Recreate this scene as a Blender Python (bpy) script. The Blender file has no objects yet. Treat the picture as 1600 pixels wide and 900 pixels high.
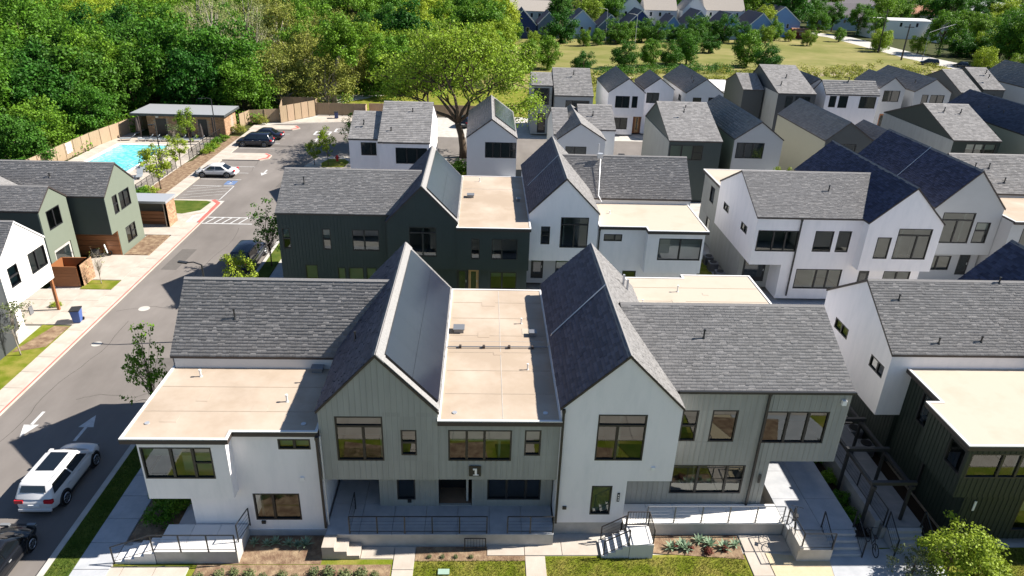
import bpy, math, random
import numpy as np
from mathutils import Vector, Matrix
random.seed(7)
rng = np.random.default_rng(7)
C = bpy.context.scene.collection
SC = bpy.context.scene

# ------------------------------------------------------------------ camera, sky, sun, exposure
def setup_camera():
    p, yw, r = (math.radians(a) for a in (25.49427, -2.74087, 1.97602))
    cp, sp, cy, sy, cr, sr = math.cos(p), math.sin(p), math.cos(yw), math.sin(yw), math.cos(r), math.sin(r)
    Z = Matrix(((cy, -sy, 0), (sy, cy, 0), (0, 0, 1)))
    f = Z @ Vector((0, cp, -sp)); u = Z @ Vector((0, sp, cp)); x = Z @ Vector((1, 0, 0))
    x2 = cr * x + sr * u; u2 = -sr * x + cr * u
    cam = bpy.data.cameras.new('camera'); o = bpy.data.objects.new('camera', cam); C.objects.link(o)
    o.matrix_world = Matrix(((x2.x, u2.x, -f.x, 0), (x2.y, u2.y, -f.y, 0), (x2.z, u2.z, -f.z, 25.0), (0, 0, 0, 1)))
    cam.sensor_width = 36; cam.lens = 1103.515 / 1600 * 36; cam.clip_start = .5; cam.clip_end = 3000
    SC.camera = o
setup_camera()
SUN = Vector((1.1, .13, 1.0)).normalized()
ELEV = math.asin(SUN.z); AZ = math.atan2(SUN.x, SUN.y)
w = bpy.data.worlds.new('World'); SC.world = w; w.use_nodes = True
nt = w.node_tree; bg = nt.nodes['Background']
sky = nt.nodes.new('ShaderNodeTexSky'); sky.sky_type = 'NISHITA'; sky.sun_disc = False
sky.sun_elevation = ELEV; sky.sun_rotation = AZ; sky.altitude = 150; sky.air_density = 1.0; sky.dust_density = .2; sky.ozone_density = 3.0
nt.links.new(sky.outputs[0], bg.inputs[0]); bg.inputs[1].default_value = .06
sl = bpy.data.lights.new('sun', 'SUN'); sl.energy = 5.0; sl.angle = math.radians(.55); sl.color = (1.0, .935, .84)
so = bpy.data.objects.new('sun', sl); C.objects.link(so); so.rotation_euler = SUN.to_track_quat('Z', 'Y').to_euler()
so.location = (60, 10, 80)
SC.view_settings.view_transform = 'Standard'; SC.view_settings.look = 'None'
SC.view_settings.exposure = 1.13; SC.view_settings.gamma = 1.0
SC.cycles.max_bounces = 6; SC.cycles.transparent_max_bounces = 8; SC.cycles.caustics_reflective = False; SC.cycles.caustics_refractive = False

# ------------------------------------------------------------------ materials
M = {}
def mat(name, col, rough=.8, var=.0, scale=3.0, bump=0.0, bscale=20.0, metal=0.0, spec=None, rand=0.0, orand=0.0, col2=None, stretch=(1, 1, 1), transl=0.0, blotch=0.0, contrast=(.35, .65)):
    m = bpy.data.materials.new(name); m.use_nodes = True; n = m.node_tree; N = n.nodes; L = n.links
    b = N['Principled BSDF']; b.inputs['Roughness'].default_value = rough; b.inputs['Metallic'].default_value = metal
    b.inputs['Specular IOR Level'].default_value = (.12 if rough > .68 else .5) if spec is None else spec
    tc = N.new('ShaderNodeTexCoord'); geo = N.new('ShaderNodeNewGeometry')
    mp = N.new('ShaderNodeMapping'); mp.inputs['Scale'].default_value = stretch; L.new(tc.outputs['Object'], mp.inputs[0])
    c = N.new('ShaderNodeRGB'); c.outputs[0].default_value = (*col, 1); cur = c.outputs[0]
    if col2 is not None:
        no = N.new('ShaderNodeTexNoise'); no.inputs['Scale'].default_value = scale; no.inputs['Detail'].default_value = 6; no.inputs['Roughness'].default_value = .65
        L.new(mp.outputs[0], no.inputs['Vector'])
        mr = N.new('ShaderNodeMapRange'); mr.inputs[1].default_value = contrast[0]; mr.inputs[2].default_value = contrast[1]; L.new(no.outputs[0], mr.inputs[0])
        mx = N.new('ShaderNodeMix'); mx.data_type = 'RGBA'; L.new(mr.outputs[0], mx.inputs[0]); L.new(cur, mx.inputs[6]); mx.inputs[7].default_value = (*col2, 1); cur = mx.outputs[2]
    def val(src, lo, hi):
        nonlocal cur
        mr = N.new('ShaderNodeMapRange'); L.new(src, mr.inputs[0]); mr.inputs[3].default_value = lo; mr.inputs[4].default_value = hi
        h = N.new('ShaderNodeHueSaturation'); L.new(mr.outputs[0], h.inputs['Value']); L.new(cur, h.inputs['Color']); cur = h.outputs[0]
    if var:
        no = N.new('ShaderNodeTexNoise'); no.inputs['Scale'].default_value = scale; no.inputs['Detail'].default_value = 5; L.new(mp.outputs[0], no.inputs['Vector'])
        val(no.outputs[0], 1 - var * 1.6, 1 + var * 1.6)
    if blotch:
        no = N.new('ShaderNodeTexNoise'); no.inputs['Scale'].default_value = .35; no.inputs['Detail'].default_value = 3; L.new(tc.outputs['Object'], no.inputs['Vector'])
        val(no.outputs[0], 1 - blotch, 1 + blotch)
    if rand:
        val(geo.outputs['Random Per Island'], 1 - rand, 1 + rand)
    if orand:
        oi = N.new('ShaderNodeObjectInfo')
        mr = N.new('ShaderNodeMapRange'); L.new(oi.outputs['Random'], mr.inputs[0]); mr.inputs[3].default_value = 1 - orand; mr.inputs[4].default_value = 1 + orand
        mr2 = N.new('ShaderNodeMapRange'); L.new(oi.outputs['Random'], mr2.inputs[0]); mr2.inputs[3].default_value = .5 + orand * .08; mr2.inputs[4].default_value = .5 - orand * .07
        h = N.new('ShaderNodeHueSaturation'); L.new(mr.outputs[0], h.inputs['Value']); L.new(mr2.outputs[0], h.inputs['Hue']); L.new(cur, h.inputs['Color']); cur = h.outputs[0]
    L.new(cur, b.inputs['Base Color'])
    if bump:
        no = N.new('ShaderNodeTexNoise'); no.inputs['Scale'].default_value = bscale; no.inputs['Detail'].default_value = 4; L.new(mp.outputs[0], no.inputs['Vector'])
        bp = N.new('ShaderNodeBump'); bp.inputs['Strength'].default_value = bump; bp.inputs['Distance'].default_value = .03; L.new(no.outputs[0], bp.inputs['Height']); L.new(bp.outputs[0], b.inputs['Normal'])
    if transl:
        t = N.new('ShaderNodeBsdfTranslucent'); L.new(cur, t.inputs[0]); mx = N.new('ShaderNodeMixShader'); mx.inputs[0].default_value = transl
        L.new(b.outputs[0], mx.inputs[1]); L.new(t.outputs[0], mx.inputs[2]); L.new(mx.outputs[0], N['Material Output'].inputs[0])
    M[name] = m; return m

def glass_mat(name, tint, see, refl):
    m = bpy.data.materials.new(name); m.use_nodes = True; N = m.node_tree.nodes; L = m.node_tree.links
    N.remove(N['Principled BSDF'])
    g = N.new('ShaderNodeBsdfGlossy'); g.inputs['Roughness'].default_value = .01; g.inputs['Color'].default_value = (.9, .95, .95, 1)
    tr = N.new('ShaderNodeBsdfTransparent'); tr.inputs[0].default_value = (see * tint[0], see * tint[1], see * tint[2], 1)
    fr = N.new('ShaderNodeFresnel'); fr.inputs[0].default_value = 1.5
    ma = N.new('ShaderNodeMath'); ma.operation = 'ADD'; ma.use_clamp = True; L.new(fr.outputs[0], ma.inputs[0]); ma.inputs[1].default_value = refl
    mx = N.new('ShaderNodeMixShader'); L.new(ma.outputs[0], mx.inputs[0]); L.new(tr.outputs[0], mx.inputs[1]); L.new(g.outputs[0], mx.inputs[2])
    L.new(mx.outputs[0], N['Material Output'].inputs[0]); M[name] = m
mat('white', (.82, .795, .81), .75, col2=(.72, .71, .73), scale=1.6, stretch=(1.3, 1.3, .3), contrast=(.45, .85), bump=.15, bscale=60, blotch=.05)
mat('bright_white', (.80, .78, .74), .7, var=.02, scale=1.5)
mat('grey_stucco', (.40, .41, .42), .8, var=.03, scale=1.5)
mat('pale_grey', (.55, .56, .57), .8, var=.03, scale=1.5)
mat('sage', (.325, .33, .31), .7, var=.10, scale=1.5, blotch=.07, rand=.05, stretch=(1.3, 1.3, .3))
mat('sage_light', (.165, .19, .15), .7, var=.03, scale=1.5)
mat('beige', (.42, .40, .30), .75, var=.03)
mat('teal', (.030, .046, .047), .6, var=.08, scale=2)
mat('dark_green', (.013, .023, .018), .6, var=.08, scale=2)
mat('charcoal', (.055, .062, .065), .65, var=.06)
mat('shingle', (.205, .20, .20), .9, rand=.13, var=.06, scale=9, bump=.5, bscale=70, blotch=.05)
mat('shingle_shade_navy', (.045, .055, .10), .75, rand=.3, var=.08, scale=9, bump=.4, bscale=60)  # deep blue shade put into the shingle colour of slopes facing away from the sun
mat('shingle_shade_blue', (.085, .09, .125), .75, rand=.22, var=.08, scale=9, bump=.4, bscale=60)  # shaded copy of the grey shingle, blue skylight mixed into its colour
mat('shingle_light', (.27, .26, .255), .9, rand=.18, var=.08, scale=9, bump=.3, bscale=70)
mat('border_grey', (.26, .255, .25), .9, var=.25, scale=12, bump=.5, bscale=60)
mat('underlay', (.06, .06, .065), .9)
mat('membrane', (.38, .305, .235), .75, col2=(.45, .375, .305), scale=.28, var=.05, blotch=.10, contrast=(.4, .62))
mat('membrane_white', (.45, .395, .325), .75, col2=(.39, .335, .265), scale=.35, var=.02, contrast=(.5, .75))
mat('membrane_seam', (.34, .28, .22), .8, var=.1)
mat('trim_white', (.66, .65, .64), .6)
mat('fascia', (.045, .035, .032), .6)
mat('black_metal', (.018, .019, .021), .45)
mat('grey_metal', (.22, .23, .25), .45, metal=.4)
mat('galv', (.55, .56, .58), .4, metal=.5)
mat('solar', (.014, .016, .026), .2, spec=.9, var=.1, scale=.5)
mat('solar_edge', (.25, .25, .27), .5, metal=.5)
mat('concrete', (.40, .35, .30), .85, col2=(.47, .425, .375), scale=.8, var=.05, blotch=.05, bump=.1, bscale=30)
mat('concrete_old', (.40, .38, .35), .85, col2=(.48, .46, .43), scale=1.2, var=.06)
mat('concrete_dark', (.20, .21, .225), .85, col2=(.25, .255, .265), scale=1.5, var=.06)
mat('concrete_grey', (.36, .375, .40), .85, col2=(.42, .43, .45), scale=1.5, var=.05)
mat('asphalt', (.155, .14, .13), .9, col2=(.20, .182, .17), scale=.25, var=.12, blotch=.13, bump=.2, bscale=60, contrast=(.3, .7), stretch=(1, .35, 1))
mat('asphalt_patch', (.125, .115, .108), .9, var=.1, scale=2); mat('crack', (.06, .055, .05), .9)
mat('paint', (.50, .50, .50), .7, var=.28, scale=3)
mat('red_paint', (.52, .13, .11), .7, var=.15, scale=2)
mat('blue_paint', (.12, .18, .32), .7, var=.1)
mat('lawn', (.13, .165, .012), .95, col2=(.23, .20, .05), scale=.9, var=.18, blotch=.12, bump=.8, bscale=25, contrast=(.42, .66))
mat('lawn_green', (.05, .09, .010), .95, col2=(.09, .11, .02), scale=1.2, var=.15, bump=.8, bscale=25)
mat('field', (.15, .16, .04), .95, col2=(.24, .205, .085), scale=.05, var=.15, blotch=.1, contrast=(.4, .65))
mat('woodfloor', (.03, .035, .012), .95, col2=(.06, .07, .02), scale=.4)
mat('mulch', (.17, .105, .07), .95, col2=(.27, .20, .13), scale=2.5, var=.25, bump=1, bscale=15)
mat('dark_soil', (.03, .022, .016), .95, var=.2)
mat('sand', (.52, .44, .31), .95, col2=(.45, .38, .25), scale=3, var=.06)
mat('dirt', (.42, .36, .27), .95, col2=(.33, .27, .16), scale=.6, var=.1)
mat('wood', (.27, .105, .04), .55, var=.15, scale=2, stretch=(1, 1, 12))
mat('wood_door', (.50, .30, .13), .5, var=.12, scale=2)
mat('fence_wood', (.33, .245, .165), .8, rand=.1, var=.12, scale=2, stretch=(3, 3, .5), orand=.12)
mat('brick_tan', (.38, .24, .15), .85, rand=.25, var=.1)
mat('mortar', (.36, .30, .24), .9)
mat('curtain', (.62, .62, .60), .9)
mat('blind', (.55, .53, .47), .9)
mat('floor_in', (.22, .15, .10), .6, var=.1)
mat('wall_in', (.55, .53, .49), .8)
mat('green_glass', (.30, .42, .36), .25, spec=.8)
glass_mat('glass', (.80, .95, .90), .62, .07)
mat('glass_far', (.015, .022, .024), .06, spec=1.0)
mat('pool_water', (.10, .52, .60), .08, spec=.7, col2=(.32, .78, .82), scale=1.6, contrast=(.44, .60), bump=.5, bscale=2.2)
mat('bark', (.10, .075, .055), .9, var=.2, scale=4, bump=.6, bscale=12)
mat('bark_pale', (.34, .30, .25), .9, var=.2, scale=3)
mat('tyre', (.012, .012, .012), .8)
mat('rim', (.35, .36, .38), .35, metal=.8)
mat('car_white', (.60, .60, .61), .25, spec=.6)
mat('car_black', (.008, .009, .012), .15, spec=.8)
mat('car_navy', (.012, .016, .032), .18, spec=.8)
mat('car_glass', (.006, .008, .010), .04, spec=1)
mat('tail_red', (.45, .02, .03), .2)
mat('red', (.55, .03, .03), .5)
mat('head_lamp', (.18, .19, .2), .1)
mat('plastic_black', (.02, .02, .022), .6)
mat('bin_blue', (.05, .11, .34), .5)
mat('bin_navy', (.03, .05, .16), .5)
mat('lounger_fabric', (.22, .25, .28), .8)
mat('white_plastic', (.8, .8, .8), .5)
mat('terracotta', (.12, .035, .025), .8, rand=.3)
mat('house_navy', (.035, .055, .16), .7); mat('house_blue', (.16, .27, .50), .7); mat('house_pale_blue', (.33, .45, .65), .7); mat('house_slate', (.12, .17, .24), .7)
mat('roof_dusk', (.13, .12, .13), .9, var=.1); mat('roof_tan', (.33, .30, .27), .9, var=.08)
def leaf(name, col, orand=.25, rand=.45, tr=.3):
    mat(name, col, .6, rand=rand, orand=orand, transl=tr, spec=.25)
leaf('leaf_deep', (.05, .145, .012)); leaf('leaf_mid', (.095, .21, .014)); leaf('leaf_lime', (.25, .34, .025)); leaf('leaf_olive', (.25, .27, .05), .12)
leaf('leaf_young', (.26, .34, .03), .12); leaf('leaf_grey', (.30, .33, .12), .1); leaf('leaf_agave', (.26, .36, .24), .05, .25); leaf('leaf_oak', (.22, .33, .025), .02)
leaf('leaf_dusty', (.12, .15, .06), .15)

# ------------------------------------------------------------------ helpers
ORG = {}
def org(o): return ORG.get(o.name, Vector((0, 0, 0))) if o else Vector((0, 0, 0))
def tag(o, label=None, cat=None, group=None, kind=None):
    if label: o['label'] = label
    if cat: o['category'] = cat
    if group: o['group'] = group
    if kind: o['kind'] = kind
    return o
def thing(name, label, cat, loc=(0, 0, 0), group=None):
    o = bpy.data.objects.new(name, None); C.objects.link(o); o.location = loc; o.empty_display_size = .3
    ORG[o.name] = Vector(loc); return tag(o, label, cat, group)
class MB:
    def __init__(s): s.v = []; s.f = []; s.m = []
    def poly(s, pts, m=0):
        i = len(s.v); s.v += [tuple(p) for p in pts]; s.f.append(tuple(range(i, i + len(pts)))); s.m.append(m); return s
    def box(s, x0, x1, y0, y1, z0, z1, m=0, top=None):
        i = len(s.v); s.v += [(x0, y0, z0), (x1, y0, z0), (x1, y1, z0), (x0, y1, z0), (x0, y0, z1), (x1, y0, z1), (x1, y1, z1), (x0, y1, z1)]
        for k, f in enumerate(((3, 2, 1, 0), (4, 5, 6, 7), (0, 1, 5, 4), (1, 2, 6, 5), (2, 3, 7, 6), (3, 0, 4, 7))):
            s.f.append(tuple(i + j for j in f)); s.m.append(top if (top is not None and k == 1) else m)
        return s
    def obox(s, p, U, V, W, m=0):
        p, U, V, W = map(Vector, (p, U, V, W)); i = len(s.v)
        s.v += [tuple(q) for q in (p, p + U, p + U + V, p + V, p + W, p + U + W, p + U + V + W, p + V + W)]
        for f in ((3, 2, 1, 0), (4, 5, 6, 7), (0, 1, 5, 4), (1, 2, 6, 5), (2, 3, 7, 6), (3, 0, 4, 7)): s.f.append(tuple(i + j for j in f)); s.m.append(m)
        return s
    def bar(s, a, b, w, h=None, m=0):
        a, b = Vector(a), Vector(b); h = h or w; d = (b - a).normalized()
        u = d.cross(Vector((0, 0, 1))); u = Vector((1, 0, 0)) if u.length < .01 else u.normalized(); v = u.cross(d)
        return s.obox(a - u * w / 2 - v * h / 2, u * w, v * h, b - a, m)
    def tube(s, pts, rad, n=6, m=0, cap=True):
        pts = [Vector(p) for p in pts]; rings = []
        for k, p in enumerate(pts):
            d = (pts[min(k + 1, len(pts) - 1)] - pts[max(k - 1, 0)]).normalized()
            u = d.cross(Vector((.31, .2, .93))).normalized(); v = d.cross(u); i = len(s.v); r = rad[k] if hasattr(rad, '__len__') else rad
            s.v += [tuple(p + (u * math.cos(t) + v * math.sin(t)) * r) for t in (2 * math.pi * j / n for j in range(n))]; rings.append(i)
        for a, b in zip(rings, rings[1:]):
            for j in range(n): s.f.append((a + j, a + (j + 1) % n, b + (j + 1) % n, b + j)); s.m.append(m)
        if cap:
            s.f.append(tuple(rings[-1] + j for j in range(n))); s.m.append(m); s.f.append(tuple(rings[0] + n - 1 - j for j in range(n))); s.m.append(m)
        return s
    def prism(s, poly, z0, z1, m=0, top=None):
        n = len(poly); a = sum(poly[k][0] * poly[(k + 1) % n][1] - poly[(k + 1) % n][0] * poly[k][1] for k in range(n))
        if a < 0: poly = poly[::-1]
        s.poly([(x, y, z1) for x, y in poly], m if top is None else top); s.poly([(x, y, z0) for x, y in poly[::-1]], m)
        for k in range(n):
            (x, y), (x2, y2) = poly[k], poly[(k + 1) % n]; s.poly([(x, y, z0), (x2, y2, z0), (x2, y2, z1), (x, y, z1)], m)
        return s
    def build(s, name, mats, parent=None, smooth=False, label=None, kind=None, bevel=0):
        me = bpy.data.meshes.new(name); o3 = org(parent)
        v = np.array(s.v, dtype=float) - np.array(o3) if s.v else np.zeros((0, 3))
        me.from_pydata([tuple(x) for x in v.tolist()], [], s.f)
        if not isinstance(mats, (list, tuple)): mats = [mats]
        for k in mats: me.materials.append(M[k])
        me.polygons.foreach_set('material_index', s.m)
        if smooth: me.polygons.foreach_set('use_smooth', [True] * len(s.f))
        me.update()
        o = bpy.data.objects.new(name, me); C.objects.link(o)
        if parent: o.parent = parent
        ORG[o.name] = o3
        if label: o['label'] = label
        if kind: o['kind'] = kind
        if bevel:
            b = o.modifiers.new('bevel', 'BEVEL'); b.width = bevel; b.segments = 2; b.limit_method = 'ANGLE'
        return o
def npmesh(name, V, F, mats, parent=None, smooth=False, mi=None):
    me = bpy.data.meshes.new(name); V = np.asarray(V, dtype=np.float32); F = np.asarray(F, dtype=np.int32)
    V = V - np.array(org(parent), dtype=np.float32)
    me.vertices.add(len(V)); me.vertices.foreach_set('co', V.ravel()); k = F.shape[1]
    me.loops.add(F.size); me.loops.foreach_set('vertex_index', F.ravel()); me.polygons.add(len(F))
    me.polygons.foreach_set('loop_start', np.arange(len(F), dtype=np.int32) * k); me.polygons.foreach_set('loop_total', np.full(len(F), k, dtype=np.int32))
    for q in (mats if isinstance(mats, (list, tuple)) else [mats]): me.materials.append(M[q])
    if mi is not None: me.polygons.foreach_set('material_index', np.asarray(mi, dtype=np.int32))
    if smooth: me.polygons.foreach_set('use_smooth', np.ones(len(F), dtype=bool))
    me.update(calc_edges=True)
    o = bpy.data.objects.new(name, me); C.objects.link(o)
    if parent: o.parent = parent
    ORG[o.name] = org(parent); return o
def sheet(name, polys, z, m, kind='structure', thick=0, parent=None):
    b = MB()
    for k, p in enumerate(polys):
        if k: z += .0025 if len(polys) < 12 else 0
        if thick: b.prism(p, z - thick, z)
        else:
            a = sum(p[k][0] * p[(k + 1) % len(p)][1] - p[(k + 1) % len(p)][0] * p[k][1] for k in range(len(p)))
            b.poly([(x, y, z) for x, y in (p if a > 0 else p[::-1])])
    return b.build(name, m, parent, kind=kind)
def rect(x0, x1, y0, y1): return [(x0, y0), (x1, y0), (x1, y1), (x0, y1)]

# ------------------------------------------------------------------ buildings
def face_frame(f, x0, x1, y0, y1):
    """origin, u direction, outward normal, length; u runs with +X or +Y"""
    if f == 'S': return Vector((x0, y0, 0)), Vector((1, 0, 0)), Vector((0, -1, 0)), x1 - x0, x0
    if f == 'N': return Vector((x0, y1, 0)), Vector((1, 0, 0)), Vector((0, 1, 0)), x1 - x0, x0
    if f == 'E': return Vector((x1, y0, 0)), Vector((0, 1, 0)), Vector((1, 0, 0)), y1 - y0, y0
    return Vector((x0, y0, 0)), Vector((0, 1, 0)), Vector((-1, 0, 0)), y1 - y0, y0
def window(P, O, U, N, u0, u1, z0, z1, mull=(), t=None, tl=None, blind=0, glass='glass', frame='black_metal', curtain='curtain', single=False):
    fw = .065; b = MB(); Zv = Vector((0, 0, 1)); dp = .09
    base = O - N * .02
    def bx(a0, a1, c0, c1, out=0.0): b.obox(base + U * a0 + Zv * c0 - N * dp, U * (a1 - a0), Zv * (c1 - c0), N * (dp + out))
    bx(u0, u1, z0, z0 + fw, .035); bx(u0, u1, z1 - fw, z1, .03); bx(u0, u0 + fw, z0 + fw, z1 - fw, .03); bx(u1 - fw, u1, z0 + fw, z1 - fw, .03)
    W = u1 - u0; H = z1 - z0; xs = [u0 + fw / 2] + [u0 + W * q for q in mull] + [u1 - fw / 2]; zt = z1 - H * t if t else None
    ztop = (zt - .04) if zt else z1 - fw
    if zt: bx(u0 + fw, u1 - fw, zt - .05, zt + .05, .02)
    for x in xs[1:-1]: bx(x - .055, x + .055, z0 + fw, ztop, .02)
    if tl: bx(xs[-2] + .05, u1 - fw, z0 + H * tl - .03, z0 + H * tl + .03, .015)
    fr = b.build('window', frame, P)
    zb = z0 + fw; panes = []
    if single: panes = [(u0 + fw, u1 - fw, zb, z1 - fw)]
    else:
        for a, c in zip(xs, xs[1:]): panes.append((a + .04, c - .04, zb, ztop))
        if zt: panes.append((u0 + fw, u1 - fw, zt + .05, z1 - fw))
        if tl:
            a, c, d, e = panes[len(xs) - 2]; zz = z0 + H * tl; panes[len(xs) - 2] = (a, c, d, zz - .03); panes.append((a, c, zz + .03, e))
    for a, c, d, e in panes:
        q = MB(); p = base - N * .045
        pts = [p + U * a + Zv * d, p + U * c + Zv * d, p + U * c + Zv * e, p + U * a + Zv * e]
        if (U.cross(Zv)).dot(N) < 0: pts = pts[::-1]
        q.poly(pts); q.build('pane', glass, fr)
    if blind:
        q = MB(); p = base - N * .16
        q.obox(p + U * (u0 + .02) + Zv * (z1 - (H - .05) * blind), U * (W - .04), -N * .02, Zv * ((H - .05) * blind)); q.build('blind', curtain, fr)
    return fr
def shingles(P, O, U, V, Lu, Lv, m='shingle', c=.19, wmin=.20, wmax=.50):
    """courses of separate shingles on one slope, joined; U along the eave, V up the slope"""
    U = np.array(U); V = np.array(V); Nn = np.cross(U, V); Nn = Nn if Nn[2] > 0 else -Nn; O = np.array(O)
    if m == 'shingle' and c < .2: c = .165; wmin = .14; wmax = .36
    A = []
    for i in range(int(math.ceil(Lv / c))):
        n = int(Lu / ((wmin + wmax) / 2) * 1.3) + 6; ws = rng.uniform(wmin, wmax, n); e = np.concatenate([[0], np.cumsum(ws)]) - rng.uniform(0, wmax)
        a = np.clip(e[:-1], 0, Lu); b = np.clip(e[1:], 0, Lu); k = b - a > .03; a = a[k]; b = b[k]
        v0 = i * c; v1 = min(v0 + c + .03, Lv); h = rng.uniform(.02, .055, len(a)) if m in ('shingle_shade_blue', 'shingle_shade_navy') else rng.uniform(.006, .024, len(a)); vv = v0 - rng.uniform(0, .015, len(a))
        A.append(np.stack([a, b, vv, np.full_like(a, v1), h], 1))
    A = np.concatenate(A); a, b, v0, v1, h = A.T; g = .006
    def P3(u, v, n): return O + u[:, None] * U + v[:, None] * V + n[:, None] * Nn
    z = np.full_like(a, .004)
    Vt = np.stack([P3(a, v0, z), P3(b - g, v0, z), P3(a, v0, h), P3(b - g, v0, h), P3(b - g, v1, z + .004), P3(a, v1, z + .004)], 1).reshape(-1, 3)
    k = np.arange(len(a)) * 6
    F = np.concatenate([np.stack([k, k + 1, k + 3, k + 2], 1), np.stack([k + 2, k + 3, k + 4, k + 5], 1)])
    if np.cross(U, V)[2] < 0: F = F[:, ::-1]
    o = npmesh('shingles', Vt, F, m, P); o['kind'] = 'stuff'; return o
def battens(P, faces, m):
    b = MB()
    for O, U, N, L, u00, z0, topf, holes, step in faces:
        u = step * .5
        while u < L - .05:
            zt = topf(u) - .03; segs = [(z0 + .01, zt)]
            for (a, c, d, e) in holes:
                if a - u00 - .05 < u < c - u00 + .05:
                    ns = []
                    for (s0, s1) in segs:
                        if e + .02 <= s0 or d - .02 >= s1: ns.append((s0, s1)); continue
                        if d - .02 > s0: ns.append((s0, d - .02))
                        if e + .02 < s1: ns.append((e + .02, s1))
                    segs = ns
            for s0, s1 in segs:
                if s1 - s0 > .05: b.obox(O + U * (u - .022) + Vector((0, 0, s0)), U * .044, N * .022, Vector((0, 0, s1 - s0)))
            u += step
    if b.v: b.build('siding_battens', m, P, kind='stuff')
def vol(P, kind, x0, x1, y0, y1, z0, ze, zr=None, wall='white', bat=0, H=None, glass='glass', floors=False, skip='', roofm='shingle', wm=None, eave=.07, rake=.07, xr=None, noroof=False, left_m=None, c=.19, trimrake='fascia', ext=(0, 0), winframe='black_metal'):
    """one wall body (all four faces, real openings) with its roof. kind: gy ridge along Y, gx ridge along X, flat"""
    H = H or {}; b = MB(); bt = []; D = .13
    zr = zr or ze; xm = (x0 + x1) / 2 if xr is None else xr; ym = (y0 + y1) / 2 if xr is None else xr
    dz = .13 if kind != 'flat' else 0; zw = ze - dz
    for f in 'SNEW':
        if f in skip: continue
        O, U, N, L, u00 = face_frame(f, x0, x1, y0, y1); holes = [h[:4] for h in H.get(f, [])]
        us = sorted(set([0, L] + [min(max(v - u00, 0), L) for h in holes for v in h[:2]])); zs = sorted(set([z0, zw] + [min(max(v, z0), zw) for h in holes for v in h[2:4]]))
        flip = (U.cross(Vector((0, 0, 1)))).dot(N) < 0
        def q(pts): b.poly(pts[::-1] if flip else pts)
        for i in range(len(us) - 1):
            for j in range(len(zs) - 1):
                cu = (us[i] + us[i + 1]) / 2 + u00; cz = (zs[j] + zs[j + 1]) / 2
                if any(h[0] < cu < h[1] and h[2] < cz < h[3] for h in holes): continue
                q([O + U * us[i] + Vector((0, 0, zs[j])), O + U * us[i + 1] + Vector((0, 0, zs[j])), O + U * us[i + 1] + Vector((0, 0, zs[j + 1])), O + U * us[i] + Vector((0, 0, zs[j + 1]))])
        for (a, c_, d, e) in holes:
            p = [O + U * (a - u00) + Vector((0, 0, d)), O + U * (c_ - u00) + Vector((0, 0, d)), O + U * (c_ - u00) + Vector((0, 0, e)), O + U * (a - u00) + Vector((0, 0, e))]
            for k in range(4): q([p[k], p[k] - N * D, p[(k + 1) % 4] - N * D, p[(k + 1) % 4]][::-1])
        gable = (kind == 'gy' and f in 'SN') or (kind == 'gx' and f in 'EW')
        if gable:
            mu = (xm - x0) if kind == 'gy' else (ym - y0)
            q([O + Vector((0, 0, zw)), O + U * L + Vector((0, 0, zw)), O + U * mu + Vector((0, 0, zr - dz))])
            topf = lambda u, L=L, mu=mu: zw + (zr - dz - zw) * (u / mu if u < mu else (L - u) / (L - mu))
        else: topf = lambda u: zw
        if bat: bt.append((O, U, N, L, u00, z0, topf, holes, bat))
    b.poly([(x0, y1, z0), (x1, y1, z0), (x1, y0, z0), (x0, y0, z0)])
    b.build('wall', wall, P)
    if bt: battens(P, bt, wall)
    for f, hs in H.items():
        O, U, N, L, u00 = face_frame(f, x0, x1, y0, y1)
        for h in hs:
            kw = dict(h[4]) if len(h) > 4 else {}
            if kw.pop('door', None):
                door(P, O, U, N, h[0] - u00, h[1] - u00, h[2], h[3], kw.get('m', 'black_metal')); continue
            if kw.pop('open', None): continue
            kw.setdefault('glass', glass); kw.setdefault('frame', winframe)
            window(P, O, U, N, h[0] - u00, h[1] - u00, h[2], h[3], **kw)
    if floors:
        q = MB()
        for zf in ([.78, 3.36] if z0 < 1 else [max(z0, 3.3) + .05]):
            if zf < ze - 1.5: q.box(x0 + .03, x1 - .03, y0 + .15, y1 - .03, max(zf - .2, z0 + .01), zf)
        q.build('floor', 'floor_in', P)
        yp = min(y0 + 3.2, y1 - .25); q = MB(); q.box(x0 + .03, x1 - .03, yp, yp + .1, z0 + .05, zw - .05)
        if x1 - x0 > 4: q.box((x0 + x1) / 2, (x0 + x1) / 2 + .1, y0 + .3, yp, z0 + .05, zw - .05)
        q.build('light_catch_wall', 'wall_in', P)  # pale inner walls added to catch daylight and brighten the rooms
    if noroof: return
    T = .13
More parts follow.
